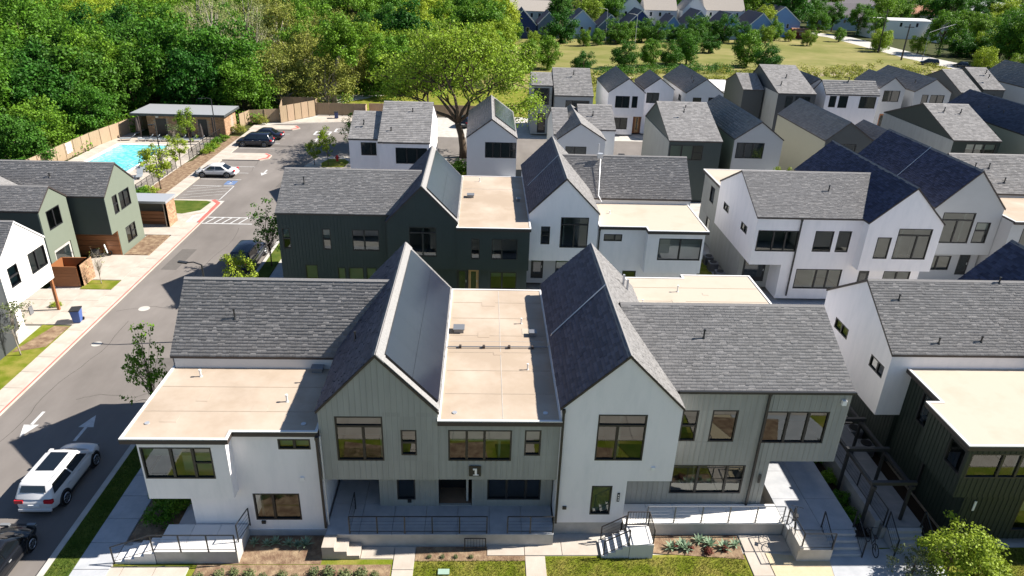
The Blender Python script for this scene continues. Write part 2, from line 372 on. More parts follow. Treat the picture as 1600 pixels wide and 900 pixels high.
    if kind in ('gy', 'gx'):
        q = MB(); sh = []
        a0, a1, r0, r1, mid = (x0, x1, y0, y1, xm) if kind == 'gy' else (y0, y1, x0, x1, ym)
        r0 -= rake - ext[0]; r1 += rake + ext[1]
        for s, e in ((-1, a0), (1, a1)):
            sl = (zr - ze) / abs(mid - e); ee = e + s * eave; zee = ze - sl * eave
            pr = [(ee, zee), (mid, zr), (mid, zr - T), (ee, zee - T)]
            def P3(p, r): return (p[0], r, p[1]) if kind == 'gy' else (r, p[0], p[1])
            A = [P3(p, r0) for p in pr]; B = [P3(p, r1) for p in pr]
            fl = (s == -1) == (kind == 'gx')
            def add(pts, m=0): q.poly(pts if not fl else pts[::-1], m)
            add([A[0], A[1], B[1], B[0]][::-1]); add([A[3], A[2], B[2], B[3]]); add([A[0], A[1], A[2], A[3]]); add([B[0], B[1], B[2], B[3]][::-1]); add([A[0], A[3], B[3], B[0]])
            Lv = math.hypot(mid - ee, zr - zee); Vv = ((mid - ee) / Lv, 0, (zr - zee) / Lv) if kind == 'gy' else (0, (mid - ee) / Lv, (zr - zee) / Lv)
            Uv = (0, 1, 0) if kind == 'gy' else (1, 0, 0)
            sh.append((s, A[0], Uv, Vv, r1 - r0, Lv))
        rf = q.build('roof', trimrake, P)
        for s, O, Uv, Vv, Lu, Lv in sh:
            mm = roofm
            if left_m and s == -1: mm = left_m
            if mm: shingles(rf, O, Uv, Vv, Lu, Lv, mm, c=c)
        q = MB()
        if kind == 'gy': q.obox((mid - .13, r0, zr - .10), (.13, 0, .125), (0, r1 - r0, 0), (0, 0, .015)); q.obox((mid, r0, zr + .025), (.13, 0, -.125), (0, r1 - r0, 0), (0, 0, .015))
        else: q.obox((r0, mid - .13, zr - .06), (r1 - r0, 0, 0), (0, .13, .085), (0, 0, .015)); q.obox((r0, mid, zr + .025), (r1 - r0, 0, 0), (0, .13, -.085), (0, 0, .015))
        q.build('ridge_cap', roofm or 'shingle', rf)
        return rf
    else:
        return flat_roof(P, rect(x0 - eave - .05, x1 + eave + .05, y0 - rake - .1, y1 + rake), ze, roofm if roofm.startswith('mem') else 'membrane')
def flat_roof(P, poly, z, m='membrane', drop=.22):
    b = MB(); b.prism(poly, z - drop, z)
    rf = b.build('roof', 'fascia', P)
    cx = sum(p[0] for p in poly) / len(poly); cy = sum(p[1] for p in poly) / len(poly)
    n = len(poly)
    a = sum(poly[k][0] * poly[(k + 1) % n][1] - poly[(k + 1) % n][0] * poly[k][1] for k in range(n))
    if a < 0: poly = poly[::-1]
    e = MB()      # metal edge lip, a low kerb round the membrane
    ins = []
    for k in range(n):
        p0, p1, p2 = (Vector(poly[(k + j - 1) % n]) for j in range(3)); d1 = (p1 - p0).normalized(); d2 = (p2 - p1).normalized()
        n1 = Vector((-d1.y, d1.x)); n2 = Vector((-d2.y, d2.x)); bi = n1 + n2; bi = bi / max(.3, (1 + n1.dot(n2))); ins.append(p1 + bi * .12)
    for k in range(n):
        p, q_ = poly[k], poly[(k + 1) % n]; i, j = ins[k], ins[(k + 1) % n]
        e.poly([(p[0], p[1], z + .05), (q_[0], q_[1], z + .05), (j.x, j.y, z + .05), (i.x, i.y, z + .05)]); e.poly([(i.x, i.y, z + .05), (j.x, j.y, z + .05), (j.x, j.y, z), (i.x, i.y, z)])
        e.poly([(p[0], p[1], z - .03), (q_[0], q_[1], z - .03), (q_[0], q_[1], z + .05), (p[0], p[1], z + .05)])
    e.build('roof_edge', 'trim_white', rf)
    t = MB(); t.poly([(i.x, i.y, z + .012) for i in ins]); t.build('membrane', m, rf)
    return rf
def door(P, O, U, N, u0, u1, z0, z1, m='black_metal', glass=True):
    b = MB(); Z = Vector((0, 0, 1)); base = O - N * .13
    b.obox(base + U * u0 + Z * z0, U * (u1 - u0), Z * (z1 - z0), N * .05)
    d = b.build('door', m, P)
    q = MB(); q.obox(base + U * (u1 - .16) + Z * (z0 + .95), U * .05, Z * .18, N * .1); q.build('handle', 'galv', d)
    if glass:
        q = MB(); q.obox(base + U * (u0 + .2) + Z * (z0 + .4), U * (u1 - u0 - .4), Z * (z1 - z0 - .65), N * .058); q.build('pane', 'glass_far', d)
    return d
def box_part(P, name, m, *a, **k): return MB().box(*a).build(name, m, P, **k)
def pipe(P, x, y, z, h=.35, r=.05, m='black_metal'):
    b = MB(); b.tube([(x, y, z - .1), (x, y, z + h)], r, 8); b.tube([(x, y, z - .06), (x, y, z + .06)], [r * 2.6, r * 1.3], 8); b.tube([(x, y, z + h - .02), (x, y, z + h + .05)], [r * 1.5, r * 1.5], 8)
    return b.build('vent_pipe', m, P)
def downspout(P, x, y, z0, z1, m='fascia', out=.07, axis='y'):
    b = MB(); s = .05; b.box(x - s, x + s, y - out - .06, y - out + .03, z0, z1); b.box(x - s - .02, x + s + .02, y - out - .08, y + .0, z1 - .12, z1 + .02); return b.build('downspout', m, P)
def gutter(P, x0, x1, y, z, m='black_metal'):
    return MB().box(x0, x1, y - .13, y, z - .13, z - .01).build('gutter', m, P)
def roof_box(P, x, y, z, s=.45): return MB().box(x - s / 2, x + s / 2, y - s / 2, y + s / 2, z, z + .22).box(x - s / 2 - .05, x + s / 2 + .05, y - s / 2 - .05, y + s / 2 + .05, z + .22, z + .27).build('roof_vent_box', 'grey_metal', P)
def solar(P, x0, x1, y0, y1, ze, zr, xm):
    """array on the slope that falls to +X from the ridge at xm"""
    L = math.hypot(x1 - xm, zr - ze); V = Vector(((x1 - xm) / L, 0, (ze - zr) / L)); U = Vector((0, 1, 0)); N = U.cross(V); N = N if N.z > 0 else -N
    O = Vector((xm, y0, zr)); m0, m1 = .42, .20; cols = 2; rows = 6; w = (y1 - y0 - .9) / rows; h = (L - m0 - m1) / cols
    fr = MB()
    fr.obox(O + V * m0 + U * .45 + N * .03, V * (L - m0 - m1), U * (y1 - y0 - .9), N * .06)
    f = fr.build('solar_mount', 'black_metal', P)
    for r in range(rows):
        for k in range(cols):
            q = MB(); q.obox(O + V * (m0 + k * h + .008) + U * (.45 + r * w + .006) + N * .09, V * (h - .016), U * (w - .012), N * .035)
            q.build('solar_panel', 'solar', P)
def conduit(P, pts, r=.035, m='galv'): return MB().tube(pts, r, 6).build('conduit', m, P)
def house(label, x, y, cat='house', name='townhouse', group=None): return thing(name, label, cat, (x, y, 0), group)
W = lambda *m, **k: dict(mull=m, **k)

# ---- front terrace, number 1
P = house('long front townhouse terrace with white and grey-green gables and a number 1 sign', -7, 26, 'townhouse', 'townhouse_terrace')
# A white flat roofed end
vol(P, 'flat', -13.0, -7.05, 25.18, 30.2, 0.35, 5.95, wall='white', floors=True, noroof=True, H={'S': [(-8.78, -7.38, 5.0, 5.55, W(.5, blind=.9)), (-10.22, -8.14, .95, 2.5, W(.42))]})
vol(P, 'flat', -14.5, -10.8, 24.6, 30.18, 2.72, 5.93, wall='white', floors=False, noroof=True, skip='N', H={'S': [(-14.42, -11.44, 3.85, 5.53, W(.42, .73, tl=.5, blind=.35, curtain='blind'))], 'W': [(24.75, 26.3, 3.85, 5.53, {})]})
r = flat_roof(P, [(-15.1, 24.45), (-10.62, 24.45), (-10.62, 25.0), (-6.98, 25.0), (-6.98, 30.5), (-15.1, 30.5)], 6.02)
for x, y in ((-13.45, 29.35), (-8.83, 27.3)): pipe(r, x, y, 6.02, .35, .045, 'trim_white')
roof_box(r, -8.0, 30.0, 6.03, .5)
box_part(P, 'foundation', 'concrete_grey', -12.98, -7.08, 25.12, 30.1, -.05, .36)
vol(P, 'gx', -15.05, -6.8, 30.2, 36.4, .3, 6.75, 9.5, wall='white', skip='S', roofm='shingle', xr=33.2, ext=(0, 2.15), H={'W': [(31.5, 33, 4.4, 6.0, W(.5)), (31.5, 33, 1.2, 2.8, W(.5))]})
vol(P, 'flat', -14.95, -6.9, 30.14, 30.3, 6.0, 6.62, wall='pale_grey', noroof=True)
pipe(P, -12.28, 31.6, 8.05, .45, .04)
pipe(P, -5.9, 29.2, 8.25, .4, .04)
downspout(P, -7.02, 25.0, .7, 5.85); box_part(P, 'corner_trim', 'trim_white', -6.93, -6.88, 25.0, 25.1, .8, 5.8)
# B grey-green gable with panels
vol(P, 'gy', -6.95, -1.82, 25.2, 37.5, 3.3, 7.1, 9.85, wall='sage', bat=.25, floors=True, roofm='shingle', left_m='shingle_shade_blue', xr=-4.36,
    H={'S': [(-6.25, -4.2, 4.38, 6.75, W(.58, t=.22)), (-3.44, -2.75, 4.69, 6.05, W(t=.5))]})
solar(P, -6.95, -1.75, 25.2, 37.5, 7.03, 9.85, -4.36)
MB().obox((-4.30, 25.1, 9.83), (.32, 0, -.342), (0, 12.45, 0), (0, 0, .05)).build('roof_border', 'border_grey', P)
MB().obox((-4.30, 25.12, 9.86), (2.55, 0, -2.74), (0, .36, 0), (0, 0, .045)).build('roof_border', 'border_grey', P)
# C middle flat part
vol(P, 'flat', -1.85, 3.55, 25.22, 38.15, 3.3, 6.5, wall='sage', bat=.25, floors=True, noroof=True, skip='W', H={'S': [(-1.37, 1.43, 4.37, 6.05, W(.29, .57, blind=.45, curtain='blind')), (2.0, 2.72, 4.67, 6.06, W(t=.5, blind=.5))]})
r = flat_roof(P, [(-1.82, 25.05), (3.6, 25.05), (3.6, 38.25), (-1.82, 38.25)], 6.6)
roof_box(r, -1.17, 33.1, 6.6, .5); roof_box(r, 2.75, 32.7, 6.6, .3)
for x, y in ((2.2, 34.0), (2.3, 29.3)): pipe(r, x, y, 6.6, .3, .035, 'trim_white')
conduit(r, [(-1.7, 31.3, 6.7), (3.4, 31.35, 6.7)], .03, 'grey_metal')
for x in (-1.1, .1, 1.4, 2.6): MB().box(x, x + .12, 31.25, 31.42, 6.61, 6.76).build('conduit_block', 'fascia', r)
MB().box(1.0, 1.025, 25.3, 38.0, 6.612, 6.622).box(-1.6, 3.3, 32.0, 32.025, 6.612, 6.622).build('membrane_seam', 'concrete_old', r)
# lower recessed storey of B and C
vol(P, 'flat', -4.7, 3.5, 26.3, 38.1, .4, 3.3, wall='sage', bat=.25, floors=True, noroof=True, H={'S': [(-3.87, -3.01, 1.15, 2.85, W()), (.41, 2.96, 1.15, 2.85, W(.36, .72)), (-1.91, -.32, .8, 3.1, dict(open=1))]})
vol(P, 'flat', -6.9, -4.72, 28.6, 37.3, .4, 3.3, wall='charcoal', noroof=True, H={'S': [(-6.5, -5.5, .8, 2.9, dict(door=1))]})
Q = MB(); Q.box(-1.95, -1.9, 26.35, 27.6, .7, 3.2).box(-.33, -.28, 26.35, 27.6, .7, 3.2).box(-1.93, -.3, 27.55, 27.65, .7, 3.2); Q.build('entry_recess', 'black_metal', P)
door(P, Vector((-1.6, 27.5, 0)), Vector((1, 0, 0)), Vector((0, -1, 0)), 0, .95, .78, 2.95, 'charcoal')
s = MB().box(-.44, .09, 25.14, 25.17, 3.55, 4.12).build('number_sign', 'black_metal', P)
MB().box(-.19, -.09, 25.115, 25.137, 3.66, 4.0).box(-.27, -.19, 25.115, 25.137, 3.91, 4.0).box(-.27, -.01, 25.112, 25.134, 3.62, 3.66).build('numeral_one', 'bright_white', s)
# D white gable
vol(P, 'gy', 3.55, 8.85, 25.2, 37.6, 3.24, 7.35, 9.95, wall='white', floors=True, left_m='shingle_shade_blue', xr=6.27, H={'S': [(5.18, 7.34, 4.43, 6.93, W(.42, t=.24))]})
vol(P, 'flat', 3.56, 6.8, 25.2, 37.4, .75, 3.24, wall='white', noroof=True, floors=True, H={'S': [(5.2, 6.15, 1.25, 2.96, W(curtain='green_glass', blind=.97))]})
box_part(P, 'foundation', 'concrete_old', 3.58, 6.78, 25.24, 37.0, -.05, .75)
conduit(P, [(6.27, 32.0, 10.02), (3.6, 31.3, 7.5), (3.5, 31.3, 7.1), (3.45, 31.35, 6.7)], .035)
downspout(P, 3.63, 25.2, .8, 7.2, 'black_metal')
MB().box(6.42, 6.53, 25.16, 25.2, 2.05, 2.55).build('address_plaque', 'black_metal', P)
MB().box(6.45, 6.50, 25.15, 25.16, 2.12, 2.2).box(6.45, 6.50, 25.15, 25.16, 2.26, 2.34).box(6.45, 6.50, 25.15, 25.16, 2.4, 2.48).build('address_numerals', 'bright_white', P)
# E grey-green right end
vol(P, 'gx', 8.8, 17.0, 26.46, 35.2, 3.38, 7.4, 9.55, wall='sage', bat=.25, floors=True, xr=30.85, ext=(-1.9, 0), H={'S': [(9.3, 10.06, 4.56, 6.29, W(t=.5)), (10.69, 11.9, 4.53, 6.31, W()), (13.21, 16.18, 4.47, 6.26, W(.36, .68))]})
vol(P, 'flat', 6.82, 13.9, 26.5, 35.1, .5, 3.38, wall='sage', bat=.25, floors=True, noroof=True, H={'S': [(9.25, 12.79, 1.38, 3.11, W(.36, .76, tl=.5)), (7.24, 8.11, 2.3, 2.75, W())]})
vol(P, 'flat', 13.92, 16.9, 31.0, 35.1, .5, 3.38, wall='charcoal', noroof=True, H={'S': [(14.2, 15.5, .8, 3.0, dict(door=1))]})
gutter(P, 8.95, 17.1, 26.42, 7.42); downspout(P, 13.15, 26.46, .75, 7.3, 'black_metal'); pipe(P, 10.6, 29.0, 8.62, .45, .04)
MB().box(13.5, 13.6, 26.4, 26.44, 2.1, 2.6).build('address_plaque', 'black_metal', P)
MB().box(16.55, 16.75, 26.3, 26.44, 6.7, 6.95).build('wall_lamp', 'white_plastic', P)
vol(P, 'flat', 8.9, 17.05, 35.3, 40.6, .5, 6.5, wall='white', noroof=True)
r = flat_roof(P, [(9.0, 35.25), (17.2, 35.25), (17.2, 40.8), (12.7, 40.8), (12.7, 40.3), (9.0, 40.3)], 6.6, 'membrane_white'); pipe(r, 11.9, 38.3, 6.6, .4, .04, 'trim_white'); pipe(r, 9.4, 36.5, 6.6, .3, .035, 'trim_white')
MB().box(7.9, 8.0, 35.6, 35.72, 8.0, 8.9).box(8.1, 8.2, 35.4, 35.52, 7.8, 8.7).build('roof_bracket', 'galv', P)

def roof_marks(r, x0, x1, y0, y1, z, n, seed):
    g = random.Random(seed); q = MB(); y = y0 + g.uniform(1.2, 1.9)
    while y < y1 - .5: q.box(x0, x1, y, y + .06, z + .013, z + .02); y += g.uniform(1.7, 2.0)
    q.build('membrane_seam', 'membrane_seam', r)
    for k in range(n):
        a = g.uniform(x0 + .4, x1 - 1.2); b = g.uniform(y0 + .4, y1 - 1.2); MB().box(a, a + g.uniform(.3, .8), b, b + g.uniform(.3, .7), z + .014, z + .024).build('membrane_patch', g.choice(['membrane', 'membrane_white']), r)
    for a in (x0 + .5, x1 - .5): MB().tube([(a, y0 + .4, z + .01), (a, y0 + .4, z + .05)], .11, 10).build('roof_drain', 'galv', r)
for x, z, y in ((-7.9, 3.3, 25.18), (-9.9, .75, 25.18), (4.0, 1.6, 25.2), (7.9, 3.9, 25.2), (-3.3, 1.0, 26.3)): MB().box(x - .09, x + .09, y - .07, y + .0, z, z + .16).build('wall_vent', 'white_plastic' if z > 3 else 'black_metal', P)
roof_marks(P, -14.9, -7.2, 25.2, 30.2, 6.02, 3, 1); roof_marks(P, -1.6, 3.4, 25.3, 38.0, 6.6, 4, 2); roof_marks(P, 9.3, 17.0, 35.6, 40.2, 6.6, 2, 3)
# ---- second terrace row
P = house('dark green and white townhouse terrace right behind the front terrace', -6, 50, 'townhouse', 'townhouse_terrace')
vol(P, 'gx', -15.1, -6.9, 49.5, 57.1, .3, 7.25, 9.5, wall='teal', bat=.25, floors=True, xr=53.3, ext=(0, 2.1), H={'S': [(-14.82, -14.23, 4.38, 6.0, W(t=.5, blind=.5)), (-11.88, -11.26, 4.33, 6.02, W(t=.5, blind=.5)), (-9.69, -7.69, 4.29, 6.0, W(.45)), (-10.96, -10.34, 1.3, 2.9, W(blind=.9)), (-10.14, -8.98, 1.3, 2.92, W(blind=.8)), (-8.81, -8.02, 1.3, 2.93, W(blind=.9)), (-13.38, -12.43, 1.4, 3.1, W(blind=.7, curtain='blind'))]})
pipe(P, -13.46, 51.9, 8.75, .45, .04)
vol(P, 'gy', -6.98, -1.85, 48.8, 60.3, 3.2, 7.0, 9.65, wall='teal', bat=.25, floors=True, left_m='shingle_shade_blue', xr=-4.42, H={'S': [(-5.4, -3.37, 4.19, 6.56, W(.5, t=.2))]})
solar(P, -6.95, -1.8, 48.8, 60.3, 6.93, 9.65, -4.42)
MB().obox((-4.36, 48.7, 9.63), (.32, 0, -.335), (0, 11.7, 0), (0, 0, .05)).build('roof_border', 'border_grey', P)
MB().obox((-4.36, 48.72, 9.65), (2.55, 0, -2.66), (0, .36, 0), (0, 0, .045)).build('roof_border', 'border_grey', P)
vol(P, 'flat', -1.88, 3.5, 48.72, 61.7, 3.2, 6.5, wall='teal', bat=.25, floors=True, noroof=True, skip='W', H={'S': [(-.82, -.17, 4.08, 5.75, W()), (.7, 2.65, 4.08, 5.75, W(.4))]})
r = flat_roof(P, [(-1.9, 48.55), (3.6, 48.55), (3.6, 61.8), (-1.9, 61.8)], 6.6)
roof_box(r, -1.0, 55.8, 6.6, .5); roof_box(r, 2.9, 55.0, 6.6, .25); pipe(r, -.3, 60.1, 6.6, .35, .04, 'trim_white')
MB().box(-1.7, 3.3, 58.0, 58.03, 6.612, 6.622).build('membrane_seam', 'concrete_old', r)
vol(P, 'flat', -6.9, 3.45, 49.6, 61.5, .4, 3.2, wall='teal', bat=.25, floors=True, noroof=True, H={'S': [(.64, 2.7, 1.2, 2.66, W(.45, blind=.3)), (-1.93, -1.07, .8, 2.9, dict(door=1)), (-1.03, -.23, .8, 2.9, dict(door=1, m='wood_door'))]})
vol(P, 'gy', 3.55, 8.85, 50.5, 63.5, 3.3, 7.3, 9.95, wall='white', floors=True, left_m='shingle_shade_blue', xr=6.22, H={'S': [(4.49, 5.18, 4.68, 6.13, W(t=.5)), (5.97, 8.1, 4.42, 6.9, W(.5, t=.24))]})
vol(P, 'flat', 3.6, 8.8, 52.6, 63.3, .4, 3.3, wall='pale_grey', noroof=True, H={'S': [(4.0, 5.0, .8, 2.8, dict(door=1)), (6.0, 7.2, 1.2, 2.6, W(blind=.6))]})
conduit(P, [(6.22, 57.0, 10.02), (3.7, 56.4, 7.5)], .035)
vol(P, 'flat', 8.88, 17.05, 50.6, 56.0, .5, 6.1, wall='white', floors=True, noroof=True, H={'S': [(9.38, 10.8, 4.99, 5.56, W(.6)), (11.1, 12.17, 1.3, 2.5, W())]})
vol(P, 'flat', 12.6, 17.0, 49.8, 51, 2.7, 6.08, wall='white', noroof=True, skip='N', H={'S': [(13.51, 16.83, 3.8, 5.59, W(.5, blind=.3, curtain='blind'))]})
flat_roof(P, [(8.95, 50.45), (12.55, 50.45), (12.55, 49.65), (17.25, 49.65), (17.25, 56.1), (8.95, 56.1)], 6.2, 'membrane_white')
r = vol(P, 'gx', 8.8, 17.4, 56.0, 62.4, .4, 6.75, 9.5, wall='pale_grey', xr=59.1, ext=(-1.95, 0))
MB().tube([(9.72, 58.6, 9.5), (9.72, 58.6, 10.6)], .06, 6).box(9.65, 10.1, 58.3, 58.7, 9.4, 9.8).build('roof_mast', 'galv', P)
conduit(P, [(9.9, 58.3, 9.35), (9.6, 56.0, 6.9), (9.9, 55.8, 6.4)], .04)
downspout(P, 9.0, 50.6, .6, 6.0, 'black_metal'); pipe(P, 10.2, 53.5, 6.2, .2, .04, 'trim_white')

# ---- right terrace of the second row (white, shade-blue slopes, grey gable)
P = house('white townhouse terrace with grey and shade-blue roof slopes on the right', 28, 51, 'townhouse', 'townhouse_terrace')
vol(P, 'gx', 21.1, 29.4, 50.5, 60.0, 3.25, 7.25, 9.5, wall='white', floors=True, xr=55.3, ext=(0, 2.4), H={'S': [(21.34, 24.54, 4.39, 6.13, W(.4, .7)), (25.86, 27.34, 4.42, 6.15, W()), (27.7, 28.73, 4.42, 6.18, W())], 'W': [(52.2, 53.6, 5.1, 5.75, W(.5)), (56.9, 58.3, 5.2, 5.85, W(.5))]})
vol(P, 'flat', 21.12, 23.8, 52.6, 60.0, .3, 3.25, wall='sage', noroof=True, H={'S': [(21.5, 23.4, .8, 3.0, dict(door=1))]})
vol(P, 'flat', 23.7, 29.4, 50.52, 60.0, .3, 3.25, wall='white', noroof=True, floors=True, H={'S': [(25.0, 28.73, 1.2, 2.92, W(.45, .7))]})
vol(P, 'flat', 21.4, 29.3, 60.1, 65.5, .3, 6.5, wall='sage', noroof=True, H={'W': [(62, 63.2, 4.3, 5.8, W()), (62, 63.2, 1.2, 2.8, W())]}); flat_roof(P, [(21.2, 60.05), (29.3, 60.05), (29.3, 65.7), (21.2, 65.7)], 6.6, 'membrane_white')
pipe(P, 27.5, 53.2, 8.45, .5, .05)
vol(P, 'gy', 29.4, 35.2, 49.6, 64.0, 3.25, 7.3, 10.05, wall='white', floors=True, roofm='shingle', left_m='shingle_shade_navy', xr=32.4, H={'S': [(30.34, 31.45, 4.28, 6.06, W()), (31.84, 34.49, 4.27, 6.8, W(.6, t=.22))]})
vol(P, 'flat', 29.45, 35.1, 50.6, 63.9, .3, 3.25, wall='white', noroof=True, H={'S': [(30.16, 31.04, .9, 2.8, dict(door=1)), (32.2, 34.4, 1.3, 2.8, W(.5))]})
downspout(P, 24.55, 50.5, .6, 7.1, 'black_metal'); MB().box(29.15, 29.3, 50.25, 50.35, 7.2, 9.4).build('roof_flashing', 'trim_white', P) if False else None
# grey gable J with long shade-blue slope
P = house('dark grey gabled townhouse with the longest shade-blue slope on the right', 40, 54, 'townhouse', 'gabled_townhouse')
vol(P, 'gy', 36.9, 42.7, 53.6, 68.2, 3.1, 7.3, 10.35, wall='grey_stucco', floors=True, left_m='shingle_shade_navy', xr=39.9, H={'S': [(37.74, 40.48, 4.13, 6.81, W(.5, t=.25)), (40.77, 41.99, 4.17, 6.0, W(t=.4, blind=.4))]})
vol(P, 'flat', 37.0, 42.6, 54.6, 68.0, .3, 3.1, wall='grey_stucco', noroof=True, H={'S': [(38.02, 40.29, 1.24, 2.57, W(.5)), (41.0, 42.0, .8, 2.8, dict(door=1))]})
conduit(P, [(39.9, 61.0, 10.4), (36.95, 60.6, 7.45)], .035)
vol(P, 'flat', 42.75, 52, 52.3, 58.6, .3, 6.5, wall='grey_stucco', noroof=True, H={'S': [(43.8, 46.5, 4.2, 6.0, W(.5))]}); flat_roof(P, rect(42.8, 52.2, 52.1, 58.7), 6.6, 'membrane')
vol(P, 'gx', 42.75, 53, 58.6, 66.6, .3, 7.0, 9.5, wall='grey_stucco', roofm='shingle_light', xr=62.5); [pipe(P, x, y, z, .4, .05) for x, y, z in ((44.5, 61, 8.6), (45.8, 61, 8.6), (46.6, 59.6, 7.7))]
# ---- right front terrace
P = house('white and very dark green townhouse with cream flat roof at the right front', 25, 28, 'townhouse', 'townhouse_terrace')
vol(P, 'gx', 21.03, 36, 30.4, 38.0, 3.3, 7.1, 9.5, wall='white', floors=True, xr=34.2, H={'W': [(30.75, 32.1, 5.35, 6.05, W(.45)), (34.75, 36.35, 5.4, 6.05, W(.5, blind=.9, curtain='wood_door'))]})
vol(P, 'flat', 22.2, 36, 30.5, 38.0, .3, 3.3, wall='dark_green', bat=.25, noroof=True)
for x, y in ((22.3, 33.1), (28.3, 34.4 - .3), (23.6, 30.9), (25.9, 31.0)): pipe(P, x, y, 7.1 + (min(y, 34.2) - 30.4) * .632, .3, .04)
vol(P, 'flat', 22.4, 36, 24.5, 30.45, .4, 6.0, wall='dark_green', bat=.25, floors=True, noroof=True, skip='N', H={'W': [(26.2, 27.2, 3.9, 5.6, W(blind=.9, curtain='glass_far')), (28.3, 29.2, 3.9, 5.6, W(blind=.9, curtain='glass_far'))], 'S': [(25.2, 26.6, .9, 3.0, W(blind=.5))]})
vol(P, 'flat', 21.45, 26.5, 24.1, 27.2, 3.3, 6.0, wall='dark_green', bat=.25, noroof=True, floors=True, H={'S': [(21.6, 24.6, 4.4, 5.75, W(.5, .78))], 'W': [(24.25, 25.4, 4.4, 5.75, {})]})
r = flat_roof(P, [(21.25, 24.0), (36.2, 24.0), (36.2, 30.5), (22.0, 30.5), (22.0, 27.4), (21.25, 27.4)], 6.2, 'membrane_white')
vol(P, 'flat', 23.9, 27, 25.6, 27, .4, 3.3, wall='dark_green', noroof=True)
MB().box(22.9, 23.0, 24.42, 24.46, 2.2, 2.75).build('address_plaque', 'bright_white', P); downspout(P, 22.33, 27.6, .5, 6.0, 'black_metal')
vol(P, 'gy', 29.9, 35.2, 24.6, 39.3, .3, 7.2, 9.95, wall='grey_stucco', left_m='shingle_shade_navy', xr=32.5)

# ---- left houses along the street (lower eaves)
P = house('grey-green house with orange wood panel beside the pool', -31.2, 59, 'house', 'gabled_house')
vol(P, 'gx', -62, -31.2, 56.8, 62.2, 2.35, 5.75, 7.85, wall='sage_light', floors=False, glass='glass', roofm='shingle', xr=59.45, H={'E': [(59.12, 61.0, 3.72, 5.25, W(.5, blind=.6, curtain='green_glass')), (57.96, 58.8, 3.72, 5.3, W(t=.5))], 'S': [(-35.6, -34.9, 3.2, 5.2, W(t=.5))]})
vol(P, 'flat', -60, -31.21, 57.8, 62.2, .0, 2.35, wall='sage_light', noroof=True, H={'E': [(59.1, 60.9, .65, 2.1, W(.55, tl=.5, blind=.95, curtain='green_glass'))]})
MB().box(-61.9, -31.19, 56.74, 56.80, 2.35, 5.6).build('painted_shade', 'teal', P)  # dark sheet that paints shade onto the front wall
for k in range(5): MB().box(-35.1, -31.25, 57.74, 57.79, .02 + k * .47, .47 + k * .47 - .012).build('wood_plank', 'wood', P)
door(P, Vector((-36.6, 57.8, 0)), Vector((1, 0, 0)), Vector((0, -1, 0)), 0, .95, .05, 2.2, 'teal')
for x, y, z in ((-38.5, 60.0, 7.45), (-36, 58.2, 6.85)): pipe(P, x, y, z, .3, .05)
P = house('grey-green gable with dark garage between the white house and the wood panelled one', -34, 53.5, 'house', 'gabled_house')
vol(P, 'gx', -46, -33.9, 52.3, 56.2, .0, 6.0, 7.35, wall='sage_light', xr=54.25, H={'E': [(53.14, 55.0, 4.05, 5.6, W(.5)), (53.0, 55.4, .3, 2.4, dict(door=1, m='concrete_old'))]})
MB().box(-46, -33.95, 52.24, 52.30, .0, 5.8).build('painted_shade', 'teal', P); MB().box(-38.5, -36.5, 52.18, 52.24, 4.6, 5.0).build('high_window', 'glass_far', P)  # first box is a dark sheet, painted shade over this front
vol(P, 'gy', -42.5, -37.5, 52.31, 57, 4, 6.2, 7.6, wall='sage_light', bat=0)
P = house('white gabled house with cantilevered upper floor at the left edge', -31, 45, 'house', 'gabled_house')
vol(P, 'gx', -48, -30.9, 42.3, 47.5, 2.65, 5.9, 7.95, wall='bright_white', xr=44.9, trimrake='trim_white', H={'E': [(45.35, 47.3, 3.85, 5.35, W(.45, blind=.95, curtain='green_glass')), (43.05, 44.1, 3.9, 5.3, W(t=.5, blind=.9, curtain='green_glass'))]})
vol(P, 'flat', -48, -31.9, 40.0, 44.6, 0, 2.65, wall='bright_white', noroof=True, H={'E': [(42.9, 44.0, .3, 2.3, dict(door=1, m='charcoal'))]})
vol(P, 'flat', -48, -31.0, 34.0, 42.28, 0, 5.6, wall='charcoal', noroof=True)
MB().box(-31.15, -30.98, 47.25, 47.42, .1, 2.65).build('porch_post', 'wood', P); MB().box(-31.87, -31.8, 45.3, 45.7, .7, 1.3).build('electric_box', 'grey_metal', P)

# ---- rows behind: U houses.  (Y ~ 73-91)
def gh(label, *a, name='gabled_house', **k):
    P = house(label, (a[0] + a[1]) / 2, a[2], 'house', name); return P
F = dict(glass='glass_far', c=.3)
def opq(**k): k['single'] = k.get('single', False); return k
P = gh('white house with two offset grey roofs beside the parking lot', -14, -5.6, 73)
vol(P, 'gx', -13.95, -10.8, 73.1, 81, .2, 7.0, 8.9, wall='white', roofm='shingle_light', H={'S': [(-12.73, -11.14, 5.26, 6.62, W(.65)), (-10.7, -10.6, 1, 1.1, dict(open=1))]}, xr=77.6, **F)
vol(P, 'gx', -10.75, -5.55, 72.0, 84.6, .2, 7.0, 9.9, wall='white', roofm='shingle_light', H={'S': [(-9.03, -5.8, 4.75, 6.42, W(.35, .68)), (-10.6, -9.33, 3.2, 3.9, W())]}, xr=78.2, **F)
for x, y, z in ((-12.6, 75, 8.1), (-9.5, 80, 9.2), (-7.6, 76.6, 9.1), (-9.6, 73.6, 7.7)): pipe(P, x, y, z, .4, .06)
P = gh('small pale grey gabled house with solar panels beside the big oak', -1.75, 3.5, 73.6)
vol(P, 'gy', -1.75, 3.5, 73.6, 87, 3.0, 7.35, 9.25, wall='pale_grey', xr=.85, H={'S': [(.17, 3.45, 5.14, 6.81, W(.25, .5, .8, tl=.5))]}, **F)
